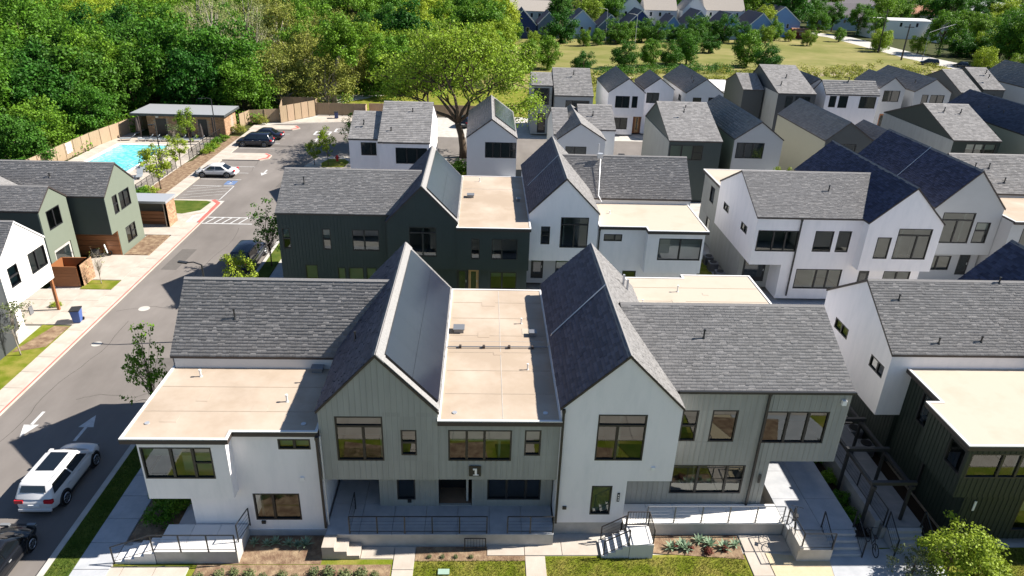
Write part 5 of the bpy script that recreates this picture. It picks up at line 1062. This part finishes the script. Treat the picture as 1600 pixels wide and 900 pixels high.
far('long brown roofed house among the trees top right', 205, 345, 32, 16, 4.2, 8.0, 'beige', 'wood', 'gx', 4); far('pale roofed hall at the top right', 232, 320, 22, 26, 6, 11, 'bright_white', 'trim_white', 'gy', 2)
far('dusk blue roofed house at the top centre right', 190, 400, 40, 18, 4.4, 8.0, 'pale_grey', 'roof_dusk', 'gx', 5)
far('small barn with rusty roof by the street bend', 112.5, 262, 6, 5, 2.2, 3.4, 'terracotta', 'wood', 'gx', 1, name='barn')

# ------------------------------------------------------------------ vegetation
def leaves(centres, radii, n, size, squash=.8, seed=0, up=.45):
    g = np.random.default_rng(seed); cs = np.asarray(centres); rs = np.asarray(radii); k = g.integers(0, len(cs), n)
    d = g.normal(size=(n, 3)); d /= np.linalg.norm(d, axis=1)[:, None]; r = g.random(n) ** .45
    p = cs[k] + d * (rs[k] * r)[:, None] * np.array([1, 1, squash]); nn = d * .8 + g.normal(size=(n, 3)) * .55 + np.array([0, 0, up]); nn /= np.linalg.norm(nn, axis=1)[:, None]
    t = np.cross(nn, g.normal(size=(n, 3))); t /= np.linalg.norm(t, axis=1)[:, None]; b = np.cross(nn, t); s = size * g.uniform(.6, 1.35, n)[:, None]
    V = np.stack([p - t * s * .5, p + b * s * .32 - t * s * .05, p + t * s * .5, p - b * s * .32 - t * s * .05], 1).reshape(-1, 3); F = np.arange(n * 4).reshape(n, 4); return V, F
def crown_clumps(g, n, rx, rz, zc, hollow=.45, lump=.28, bottom=-.75):
    out = []; ph = g.uniform(0, 6.28, 4)
    while len(out) < n:
        d = g.normal(size=3); d /= np.linalg.norm(d)
        if d[2] < bottom: continue
        a = math.atan2(d[1], d[0]); R = 1 + lump * (math.sin(2 * a + ph[0]) * .5 + math.sin(3 * a + ph[1] + 2 * d[2]) * .5 + math.sin(5 * d[2] + ph[2]) * .4)
        r = R * g.uniform(hollow, 1.0) ** .6; out.append((d[0] * rx * r, d[1] * rx * r, zc + d[2] * rz * r))
    return out
def tree_meshes(seed, h, rx, rz, zc, nclump, cr, nleaf, size, leafm, bark='bark', r0=.28, branches=14, lean=(0, 0), hollow=.45, bottom=-.75, lump=.28):
    g = np.random.default_rng(seed); cl = crown_clumps(g, nclump, rx, rz, zc, hollow, lump, bottom); tr = MB(); top = zc + rz * .25
    base = [Vector((lean[0] * t + math.sin(t * 5 + seed) * .12 * t, lean[1] * t + math.cos(t * 4 + seed) * .12 * t, top * t)) for t in (0, .08, .3, .55, .8, 1)]
    tr.tube(base, [r0 * 1.5, r0 * 1.05, r0 * .9, r0 * .7, r0 * .45, r0 * .2], 8)
    idx = g.permutation(len(cl))[:branches]
    for k in idx:
        c = Vector(cl[k]); t = min(max(c.z / top * g.uniform(.35, .65), .25), .9); s = base[0].lerp(base[-1], t); s = Vector((s.x + lean[0] * 0, s.y, s.z)); m = s.lerp(c, .5) + Vector((0, 0, (c - s).length * .12)); q = s.lerp(c, .8)
        tr.tube([s, s.lerp(m, .5) + Vector((g.normal() * .1, g.normal() * .1, .1)), m, q, c], [r0 * .38, r0 * .3, r0 * .22, r0 * .14, r0 * .06], 5)
    cl2 = cl + [tuple(Vector(c) * .93 + Vector((g.normal() * cr * .7, g.normal() * cr * .7, g.normal() * cr * .5 + zc * .07))) for c in cl]
    V, F = leaves(cl2, [cr * g.uniform(.7, 1.2) for _ in cl2], nleaf, size, seed=seed)
    t = tr.build('trunk', bark, None, smooth=True); c = npmesh('crown', V, F, leafm); return t, c
def make_tree(name, label, cat, protos, x, y, z=0, s=1.0, rot=0.0, group=None, sz=None):
    o = bpy.data.objects.new(name, None); C.objects.link(o); o.location = (x, y, z); o.rotation_euler = (0, 0, rot); o.scale = (s, s, sz or s); tag(o, label, cat, group)
    for p in protos:
        c = p.copy(); C.objects.link(c); c.parent = o
    return o
PR = []
def proto(*a, **k):
    t, c = tree_meshes(*a, **k); PR.append(t); PR.append(c); return (t, c)
deep = [proto(11, 14, 4.8, 5.6, 7.8, 60, 1.25, 11000, .42, 'leaf_deep', bottom=-.95), proto(12, 14, 4.4, 6.0, 8.2, 60, 1.2, 11000, .40, 'leaf_deep', bottom=-.95)]
midg = [proto(13, 14, 5.0, 5.0, 8.2, 56, 1.35, 11000, .42, 'leaf_mid'), proto(14, 13, 4.5, 4.8, 8.6, 56, 1.3, 11000, .40, 'leaf_mid')]
lime = [proto(15, 13, 4.8, 4.4, 8.4, 60, 1.3, 11000, .38, 'leaf_lime'), proto(16, 13, 4.4, 4.4, 8.6, 52, 1.3, 10000, .38, 'leaf_lime', hollow=.55)]
olive = [proto(17, 12, 4.6, 4.2, 8.0, 56, 1.3, 6500, .34, 'leaf_olive', bark='bark_pale', branches=34, r0=.25)]
grey = [proto(18, 14, 5.0, 5.0, 9.6, 70, 1.1, 4200, .22, 'leaf_grey', bark='bark_pale', branches=64, r0=.34, hollow=.6)]
bushy = [proto(41, 9, 3.9, 3.9, 4.3, 60, 1.15, 9000, .38, 'leaf_deep', bottom=-.98), proto(42, 9, 3.6, 4.1, 4.5, 60, 1.1, 9000, .36, 'leaf_mid', bottom=-.98), proto(43, 8, 3.3, 3.6, 4.0, 50, 1.1, 7000, .34, 'leaf_lime', bottom=-.9)]
small = [proto(19, 5, 1.5, 1.9, 3.2, 34, .45, 2600, .20, 'leaf_young', r0=.06, branches=14), proto(20, 5, 1.1, 2.2, 3.4, 34, .38, 2600, .17, 'leaf_lime', r0=.05, branches=14)]
sparse = [proto(21, 5, 1.4, 1.9, 3.0, 46, .30, 1300, .17, 'leaf_mid', r0=.05, branches=40, hollow=.2), proto(22, 4, .9, 1.3, 2.6, 26, .26, 520, .12, 'leaf_dusty', r0=.035, branches=24, bark='bark_pale')]
bare = [proto(23, 3.5, .9, 1.2, 2.2, 40, .2, 60, .08, 'leaf_olive', r0=.03, branches=40, bark='bark_pale')]
def bush_proto(seed, r, h, n, size, m, br=8): return proto(seed, h, r, h * .5, h * .5, 22, r * .38, n, size, m, r0=.03, branches=br, bottom=-.4)
bush = [bush_proto(31, 1.0, 1.3, 1800, .16, 'leaf_mid'), bush_proto(32, 1.0, 1.1, 1600, .15, 'leaf_young'), bush_proto(33, 1.0, 1.2, 1600, .16, 'leaf_olive')]
# woodland: rows of single trees receding from the fence
def inwood(x, y):
    if y < 82: return x < -54.5 - (82 - y) * .15
    if y < 108: return x < -52.5 + (y - 82) * .13
    if y < 119: return x < -35 + (y - 108) * .2
    if y < 145: return x < -23 - (y - 119) * .05 if y < 128 else x < -20 + (y - 128) * 1.0
    if y < 225: return x < 6 - abs(y - 180) * .03
    return x < 2
tone_txt = {'deep': 'dark green', 'mid': 'fresh green', 'lime': 'yellow-green', 'olive': 'olive, thin leaved', 'grey': 'grey-brown, nearly bare'}
cand = []
yy = 58
while yy < 262:
    st = 6.4 + (yy - 58) * .018; xx = -60 - (yy - 40) * .62
    row = []
    while xx < 8:
        x = xx + random.uniform(-1.9, 1.9); y = yy + random.uniform(-1.9, 1.9)
        if inwood(x + 1.5, y): row.append((x, y))
        xx += st
    cand.append((yy, row)); yy += st
def vis(x, y, z):
    M3 = SC.camera.matrix_world.inverted() @ Vector((x, y, z)); return (M3.x / -M3.z * 1103.5 + 800, 450 - M3.y / -M3.z * 1103.5)
words = ['first', 'second', 'third', 'fourth', 'fifth', 'sixth', 'seventh', 'eighth', 'ninth', 'tenth', 'eleventh', 'twelfth', 'thirteenth', 'fourteenth', 'fifteenth', 'sixteenth', 'seventeenth', 'eighteenth', 'nineteenth', 'twentieth', 'twenty-first', 'twenty-second', 'twenty-third']
ri = 0; ntree = 0
for yy, row in cand:
    row = [(x, y) for x, y in row if -60 < vis(x, y, 8)[0] < 1660 and vis(x, y, 14)[1] < 420 and vis(x, y, 0)[1] > -20]
    if not row: continue
    for k, (x, y) in enumerate(sorted(row)):
        px, py = vis(x, y, 9); r = random.random()
        if 300 < px < 410 and 15 < py < 62 and r < .5: key = 'grey'
        elif 410 < px < 560 and 0 < py < 90 and r < .7: key = 'olive'
        elif px > 400 and r < .5: key = 'lime'
        elif px > 330: key = 'mid' if r < .85 else 'deep'
        elif py < 40: key = 'mid' if r < .6 else 'lime'
        else: key = 'deep' if r < .6 else 'mid'
        pr = dict(deep=deep, mid=midg, lime=lime, olive=olive, grey=grey)[key]; s = random.uniform(.78, 1.18)
        if y < 118 and x > -58: s *= .8
        make_tree('woodland_tree', f'{tone_txt[key]} tree in the wood, {words[ri]} row back, {words[k]} from the left', 'tree', random.choice(pr), x, y, (-2.2 if y < 130 else -1.0), s, random.uniform(0, 6.28), 'woodland trees beyond the pool', sz=s * random.uniform(.85, 1.12)); ntree += 1
    ri += 1
print('woodland trees', ntree)
# forest floor undergrowth along the fence
fr = np.random.default_rng(5); cs = []; 
for _ in range(900):
    y = fr.uniform(60, 150); x = fr.uniform(-80, -18)
    if inwood(x, y) and not inwood(x + 22, y): cs.append((x, y, fr.uniform(.3, 1.4)))
V, F = leaves(cs, [1.4] * len(cs), 34000, .36, seed=8); tag(npmesh('undergrowth', V, F, 'leaf_mid'), 'green undergrowth at the foot of the wood', kind='stuff')
# big oak
def oak():
    g = np.random.default_rng(44); P = thing('oak_tree', 'large spreading oak with twisting trunk behind the small pale grey house', 'tree', (-2.6, 92.5, 0)); ORG[P.name] = Vector((0, 0, 0)); b = MB()
    T = [Vector(p) for p in ((0, 0, 0), (-.1, 0, 1.4), (-.35, .1, 3.0), (-.8, 0, 4.6))]; b.tube(T, [.62, .48, .42, .40], 10); tips = []
    def br(p, d, L, r, lv):
        q = p + d * L; mid = p.lerp(q, .5) + Vector((g.normal(), g.normal(), g.normal() * .5)) * L * .08; b.tube([p, mid, q], [r, r * .85, r * .68], 7 if lv < 2 else 5)
        if lv >= 4: tips.append(tuple(q)); return
        for k in range(3 if lv < 3 else 2):
            nd = (d + Vector((g.normal(), g.normal(), g.normal() * .45 + .12)) * .62).normalized(); br(q, nd, L * g.uniform(.66, .86), r * .62, lv + 1)
        if lv >= 2: tips.append(tuple(q))
    for d, L, r in (((-.95, .1, .4), 3.7, .26), ((-.75, .3, .95), 3.9, .24), ((-.1, -.3, 1), 3.8, .24), ((.55, .1, .95), 4.0, .26), ((1.0, .2, .55), 3.9, .25), ((.5, .9, .7), 3.8, .2), ((-.4, .9, .6), 3.8, .2)):
        br(T[3], Vector(d).normalized(), L, r, 0)
    tips = [t for t in tips if t[2] > 4.5]; tips += crown_clumps(g, 46, 6.2, 4.2, 9.8, .4, .3, -.5); b.build('trunk', 'bark', P, smooth=True)
    V, F = leaves(tips, [1.35] * len(tips), 28000, .30, squash=.6, seed=3, up=.6); npmesh('crown', V, F, 'leaf_oak', P)
oak()
# leaning pale trunk
P = thing('leaning_tree', 'tree with pale curving trunk behind the brown bin fence', 'tree', (-25.2, 122, 0)); MB().tube([(-25.2, 122, 0), (-25.2, 122, 3), (-24.9, 122, 5.5), (-24.2, 122, 8), (-22.8, 122, 10.2)], [.55, .42, .38, .3, .18], 9).build('trunk', 'bark_pale', P, smooth=True)
g = np.random.default_rng(9); V, F = leaves([(-23 + g.normal() * 2.4, 122.5 + g.normal() * 2, 11 + g.normal() * 1.6) for _ in range(40)], [1.3] * 40, 9000, .38, seed=4); npmesh('crown', V, F, 'leaf_mid', P)
# kerb and garden trees
MT = make_tree
MT('kerb_tree', 'young kerb tree with wispy crown left of the front terrace roof', 'tree', sparse[0], -18.15, 33.4, .1, .85, .4, sz=1.28)
MT('kerb_tree', 'young kerb tree beside the dark green terrace corner, farther one', 'tree', sparse[0], -17.9, 55.8, .1, 1.1, 2.0, sz=1.15); MT('kerb_tree', 'bright green kerb tree just behind the front left roof', 'tree', small[0], -18.0, 49.0, .1, .72, 1.0, sz=.8)
MT('yard_tree', 'small staked tree in the mulch ring of the white house yard', 'tree', sparse[1], -30.1, 40.9, .1, 1.05, 1.0, sz=1.1); MT('yard_tree', 'leafless sapling beside the bin enclosure', 'tree', bare[0], -30.2, 51.9, .1, 1.0, 0)
MT('pool_tree', 'tall bright green young tree at the far end of the pool fence', 'tree', small[1], -38.2, 92.6, .05, 1.0, 0, sz=1.05); MT('pool_tree', 'thin grey-green young tree left of the bright one by the pool', 'tree', sparse[1], -39.6, 91.0, .05, 1.2, 0, sz=1.1)
MT('pool_tree', 'bright green young tree in the planting in front of the lounge deck', 'tree', small[0], -35.6, 76.5, .05, 1.05, 2, sz=.95); MT('pool_tree', 'rounded green young tree halfway along the pool fence', 'tree', small[0], -36.8, 85.4, .05, .8, 1, sz=.75)
MT('island_tree', 'narrow young tree on the hydrant island', 'tree', small[1], -19.3, 86.8, .14, .85, 1, sz=.9); MT('island_tree', 'low pale green young tree left of the hydrant island', 'tree', small[0], -21.0, 86.9, .14, .62, 2, sz=.6); MT('island_tree', 'thin young tree against the left wall of the white house', 'tree', sparse[0], -17.6, 93.6, .14, 1.0, 1, sz=1.0)
MT('green_shrub', 'bushy green shrub left of the small pale grey house', 'shrub', bush[0], -2.6, 82, 0, 1.6, 0); MT('green_shrub', 'lower green shrub in front of the bushy one', 'shrub', bush[1], -1.7, 79.5, 0, 1.3, 1)
MT('young_tree', 'small bright tree top in front of the grey gabled house', 'tree', small[0], 32.2, 72.0, 0, .8, 0, sz=1.0); MT('young_tree', 'small tree behind the crossing gables, beside the white entrance', 'tree', small[1], 37.6, 103.8, 0, .9, 0); MT('young_tree', 'young green tree beside the pale canopy of the back row', 'tree', small[0], 28.5, 103.9, 0, .7, 0)
MT('corner_tree', 'leafy yellow-green young tree at the lower right corner', 'tree', proto(24, 4, 1.5, 1.5, 1.7, 46, .42, 5200, .13, 'leaf_young', r0=.05, branches=26, bottom=-.8), 21.3, 22.7, 0, 1.0, 0, sz=.9)
for k, (y) in enumerate((26.0, 27.3, 28.8, 30.4)): MT('alley_shrub', f'dark shrub in the narrow bed beside the pergola, {words[k]} from the camera', 'shrub', bush[0], 18.4, y, .1, .42, k)
MT('corner_shrub', 'dark stemmed thin shrub left of the lower right tree', 'shrub', proto(25, 2, 1.0, .8, .8, 36, .2, 1500, .09, 'leaf_dusty', r0=.02, branches=34), 19.6, 22.6, 0, 1.0, 0)
MT('corner_shrub', 'yellow-green shrub on the right lawn beyond the corner tree', 'shrub', bush[1], 23.4, 22.9, 0, .8, 0)
for k, (x, y) in enumerate(((-15.3, 28.6), (-15.2, 27.2), (-15.0, 25.9), (-14.5, 26.6), (-14.4, 28.2))): MT('porch_shrub', ['dark shrub deepest in the shade under the white bay', 'dark shrub second deepest under the white bay', 'dark shrub nearest the railing under the white bay', 'dark shrub against the porch wall under the white bay', 'dark shrub beside the red chair under the white bay'][k], 'shrub', bush[0], x, y, .1, .62, k)
P = thing('garden_chair', 'red garden chair on the shaded porch under the white bay', 'chair', (-13.5, 27.2, .5)); MB().box(-13.8, -13.3, 26.9, 27.4, .9, .97).build('seat', 'red', P); MB().box(-13.34, -13.28, 26.9, 27.4, .97, 1.5).build('backrest', 'red', P); [MB().box(x, x + .05, y, y + .05, .5, .9).build('leg', 'red', P) for x in (-13.8, -13.35) for y in (26.9, 27.35)]
# shrubs by the iron fence
for k, (x, y, s) in enumerate(((-35.9, 95.6, .75), (-35.9, 94.2, .7), (-35.8, 92.9, .75), (-35.8, 91.5, .7), (-35.7, 98.2, .6), (-36.0, 74.6, .8), (-36.1, 73.0, .85))):
    MT('hedge_shrub', f'low green shrub in the bed along the pool sidewalk, {words[k]} from ' + 'the list end nearest the loungers' if False else f'low green shrub along the pool sidewalk, number {k + 1} counting from the parking lot middle outwards' if False else ['low shrub between iron fence and black SUV', 'low shrub next to the one by the black SUV', 'low shrub in the middle of the pool sidewalk bed', 'low shrub nearest the wide parking island', 'low shrub closest to the pool house wall', 'low shrub under the near bright pool tree', 'low shrub at the near end of the iron fence'][k], 'shrub', bush[k % 2], x, y, .05, s, k)
MT('hedge_shrub', 'grey-green shrub at the right corner of the pool house', 'shrub', bush[2], -35.2, 103.0, 0, .9, 0); MT('hedge_shrub', 'round shrub left of the fence box at the parking lot end', 'shrub', bush[2], -33.8, 109.0, 0, 1.0, 0); MT('hedge_shrub', 'small shrub beside the porch post of the white house', 'shrub', bush[1], -31.6, 47.9, .1, .35, 0)
# garden plants: agaves in the beds
def agave():
    b = MB(); g = random.Random(3)
    for k in range(15):
        a = k * 2.4; e = .35 + .9 * (k / 15); L = .42; u = Vector((math.cos(a) * math.cos(e), math.sin(a) * math.cos(e), math.sin(e))); s = Vector((-math.sin(a), math.cos(a), 0)) * .045
        p1 = u * L * .5 + Vector((0, 0, .02)); p2 = u * L + Vector((0, 0, -.03)); b.poly([tuple(-s * .7), tuple(s * .7), tuple(p1 + s), tuple(p1 - s)]); b.poly([tuple(p1 - s), tuple(p1 + s), tuple(p2)])
    return b.build('agave_leaves', 'leaf_agave')
ag = agave(); PR.append(ag)
def plant(name, label, mesh, x, y, z, s, r, cat='plant', group=None):
    o = mesh.copy(); o.name = name; C.objects.link(o); o.location = (x, y, z); o.scale = (s, s, s); o.rotation_euler = (0, 0, r); o.parent = None; tag(o, label, cat, group); return o
g = random.Random(21)
spots = [(-10.2 + .48 * k + g.uniform(-.1, .1), 24.55 + g.uniform(-.15, .15)) for k in range(6)] + [(9 + .42 * k + g.uniform(-.2, .2), 24.55 + g.uniform(-.35, .35)) for k in range(8)]
for k, (x, y) in enumerate(spots):
    bed = 'left bed under the white wall' if k < 6 else 'bed below the sunlit porch'; o = k if k < 6 else k - 6
    plant('agave_plant', f'pale green agave in the {bed}, {words[o]} from the left', ag, x, y, .03, g.uniform(.8, 1.25), g.uniform(0, 6))
rb = MB(); V, F = leaves([(0, 0, .12)] * 1, [.26], 170, .12, seed=2); red = npmesh('red_shrub_leaves', V, F, 'terracotta'); PR.append(red)
for k, (x, y) in enumerate(((9.2, 24.35), (9.9, 24.2), (10.7, 24.0), (11.5, 24.15))):
    plant('red_plant', ['red-brown plant at the left end of the sunlit porch bed', 'red-brown plant second in the sunlit porch bed', 'red-brown plant nearest the lawn in the sunlit porch bed', 'red-brown plant at the right end of the sunlit porch bed', 'red-brown plant close under the sunlit porch wall', 'red-brown plant in the left bed under the white wall', 'red-brown plant beside the white step landing'][k], red, x, y, .05, g.uniform(.6, .9), k)
V, F = leaves([(0, 0, .14)], [.3], 240, .10, seed=6); gg = npmesh('garden_plant_leaves', V, F, 'leaf_dusty'); PR.append(gg)
for k in range(12):
    plant('bedding_plant', f'small yellow-green plant in the bottom left bed, {words[k]} from the left', gg, -12.0 + .68 * k + g.uniform(-.1, .1), 22.72 + g.uniform(-.25, .25), .05, g.uniform(.7, 1.1), k)
for k, x in enumerate((-2.2, -1.6, -1.0, -.3)): plant('bedding_plant', f'tiny plant in the shaded strip before the long porch, {words[k]} from the left', gg, x, 23.75, .05, .4, k)
tag(MB().box(-1.75, -1.25, 22.75, 23.05, .02, .10).build('utility_box_lid', 'green_glass'), 'pale green utility box lid in the lawn by the path', 'utility box')
# grass blades on the near lawns
def grass(name, areas, n, size, m, seed, z=.03):
    g = np.random.default_rng(seed); A = np.array([(a[1] - a[0]) * (a[3] - a[2]) for a in areas]); k = g.choice(len(areas), n, p=A / A.sum()); a = np.array(areas)[k]
    x = g.uniform(a[:, 0], a[:, 1]); y = g.uniform(a[:, 2], a[:, 3]); t = g.uniform(0, 3.14, n); h = size * g.uniform(.5, 1.4, n); w = .012; dx = np.cos(t) * w; dy = np.sin(t) * w; lx = g.normal(size=n) * h * .4; ly = g.normal(size=n) * h * .4; zz = np.full(n, z)
    V = np.stack([np.stack([x - dx, y - dy, zz], 1), np.stack([x + dx, y + dy, zz], 1), np.stack([x + lx, y + ly, zz + h], 1)], 1).reshape(-1, 3); tag(npmesh(name, V, np.arange(n * 3).reshape(n, 3), m), None, kind='stuff')
leaf('strip_blade', (.05, .095, .012), 0, .5, .2)
leaf('grass_blade', (.14, .15, .025), 0, .5, .2)
grass('lawn_grass', [(-2.8, 2.1, 20, 23.6), (3.1, 12.3, 20, 23.75), (-12.4, -3.9, 19, 20.8), (22, 27, 20.5, 24.2)], 60000, .07, 'grass_blade', 1); grass('strip_grass', [(-18.6, -17.62, 21, 46)], 16000, .06, 'strip_blade', 2, .12)
# meadow trees
mt = [(14.9, 173, 'mid', .62), (10.2, 168, 'mid', .6), (22.7, 168, 'deep', .45), (34, 177, 'deep', .6), (41, 182, 'mid', .55), (46.5, 184, 'deep', .55), (52, 188, 'mid', .62), (56.5, 207, 'mid', .6), (65, 213, 'deep', .5), (67, 186, 'mid', .75), (69.5, 178, 'deep', .6),
      (8.7, 226, 'mid', .62), (14.4, 219, 'lime', .5), (18, 225, 'deep', .55), (23.6, 229, 'deep', .95), (29.5, 221, 'mid', .6), (34, 224, 'mid', .6), (40.5, 229, 'deep', .8), (45, 233, 'mid', .7), (50, 236, 'deep', .95), (55, 236, 'deep', .8), (61, 240, 'deep', .85), (67.5, 240, 'deep', 1.0), (73, 244, 'deep', .9), (79, 245, 'deep', .85), (84, 240, 'deep', .75), (89, 246, 'lime', .6), (93, 244, 'lime', .75), (99, 252, 'mid', .6), (104, 252, 'olive', .55),
      (105.5, 240, 'lime', .55), (112, 275, 'deep', 1.1), (120, 290, 'deep', 1.2), (100, 290, 'mid', 1.1), (111, 305, 'mid', 1.2), (128, 320, 'deep', 1.2), (95, 300, 'lime', 1.1), (123, 255, 'mid', .4), (139, 262, 'mid', .5), (131, 293, 'mid', .6)]
G = random.Random(77); far_groups = []
for k in range(46):   # right hand trees beyond the street
    x = G.uniform(138, 205); y = 185 + (x - 138) * .25 + G.uniform(0, 95) * G.random() ** .6 * 1.2
    if (148 < x < 172 and 255 < y < 290) or y < 196 and 140 < x < 160 and G.random() < .8: continue
    far_groups.append((x, y, G.choice(['deep', 'mid', 'mid', 'lime']), G.uniform(.75, 1.15)))
for k in range(70):   # far rows closing the top edge
    x = -130 + k * 8 + G.uniform(-3, 3); far_groups.append((x, 440 + G.uniform(-12, 60) + x * .1, G.choice(['deep', 'mid', 'mid', 'lime']), G.uniform(1.1, 1.5)))
for x, y in ((26, 268), (36, 262), (45, 268), (30, 300), (5, 262), (-2, 252), (100, 268), (118, 262), (125, 300), (137, 292), (168, 300), (172, 262), (182, 262), (196, 300), (215, 305), (228, 300), (178, 330), (150, 335), (50, 300), (75, 300)): far_groups.append((x, y, G.choice(['deep', 'mid', 'mid', 'lime']), G.uniform(.7, 1.0)))
for k in range(90):   # background wood behind the far houses
    x = G.uniform(-110, 300); y = G.uniform(285, 430)
    if any(abs(x - hx) < w and abs(y - hy) < 14 for hx, hy, w in ((18, 280, 15), (62, 277, 15), (88, 281, 14), (146, 308, 12), (154, 278, 14), (205, 350, 18), (232, 330, 14), (190, 408, 22))): continue
    if x > 40 and y < 300 and x < 100: continue
    far_groups.append((x, y, G.choice(['deep', 'deep', 'mid', 'lime']), G.uniform(.9, 1.3)))
dd = dict(deep=deep, mid=midg, lime=lime, olive=olive, grey=grey)
lim = [(133, 192, 'lime', .62), (127.5, 236, 'lime', .62), (124, 229, 'lime', .66), (136, 228, 'lime', .55), (145, 222, 'deep', .7), (152, 216, 'deep', .75)]
def ordn(n): return words[n] if n < len(words) else f'{n + 1}' + ({1: 'st', 2: 'nd', 3: 'rd'}.get((n + 1) % 10, 'th') if (n + 1) % 100 not in (11, 12, 13) else 'th')
bd = dict(deep=bushy[0], mid=bushy[1], lime=bushy[2], olive=bushy[2])
cnt = {}
items = []
for (x, y, k, s) in mt + lim:
    px, py = vis(x, y, 4); items.append((px, x, y, k, s, 'right of the utility poles' if px > 1420 else 'by the far street' if px > 1240 else 'in front of the far blue houses' if y > 215 else 'at the near edge of the meadow'))
for px, x, y, k, s, key in sorted(items):
    cnt[key] = cnt.get(key, 0) + 1; f = G.uniform(.72, 1.2) if 215 < y < 262 and x < 106 else 1.3
    make_tree('meadow_tree', f'{tone_txt[k]} tree {key}, {ordn(cnt[key] - 1)} from the left', 'tree', bd[k] if y < 262 else G.choice(dd[k]), x, y, 0, s * f, G.uniform(0, 6.28), 'scattered trees round the meadow')
items = []
for (x, y, k, s) in far_groups:
    px, py = vis(x, y, 8)
    if px < -40 or px > 1660 or py < -150: continue
    items.append((px, x, y, k, s, 'behind the far houses' if y > 285 else 'beyond the far street'))
for px, x, y, k, s, key in sorted(items):
    cnt[key] = cnt.get(key, 0) + 1
    make_tree('background_tree', f'{tone_txt[k]} tree {key}, {ordn(cnt[key] - 1)} from the left', 'tree', G.choice(dd[k] + ([bd[k]] if y < 285 else [])), x, y, -.5, s, G.uniform(0, 6.28), 'background trees of the far neighbourhood')
for k, (x, y) in enumerate(((-14, 9), (-7.5, 4), (-1, 10), (6.5, 5), (12, 11), (19, 6), (27, 10))): make_tree('reflection_tree', f'green unseen tree added for reflections in the front terrace, {words[k]} from the left', 'tree', bushy[k % 2], x, y, 0, .55 + .1 * (k % 3), k, 'unseen trees added for window reflections')  # added out of view so the front windows mirror dark tree shapes
# thicket shrubs between the back row and the meadow
cs = []; g = np.random.default_rng(12)
for _ in range(360):
    t = g.random(); x = 15 + t * 105; y = 150 + t * 36 + g.normal() * 6
    if y < 139 or g.random() < .25: continue
    cs.append((x, y, g.uniform(.2, 1.3)))
V, F = leaves(cs, [g.uniform(.8, 1.8) for _ in cs], 22000, .34, seed=13, squash=.6); tag(npmesh('scrub', V, F, 'leaf_olive'), 'olive green scrub along the near edge of the meadow', kind='stuff')
cs = [(x, y, .6) for x, y in zip(np.linspace(26, 60, 40) + g.normal(size=40), np.linspace(168, 178, 40) + g.normal(size=40) * 2)]; V, F = leaves(cs, [1.6] * 40, 9000, .32, seed=14); tag(npmesh('thicket', V, F, 'leaf_deep'), 'dark thicket at the foot of the meadow trees', kind='stuff')
for o in PR: bpy.data.objects.remove(o)
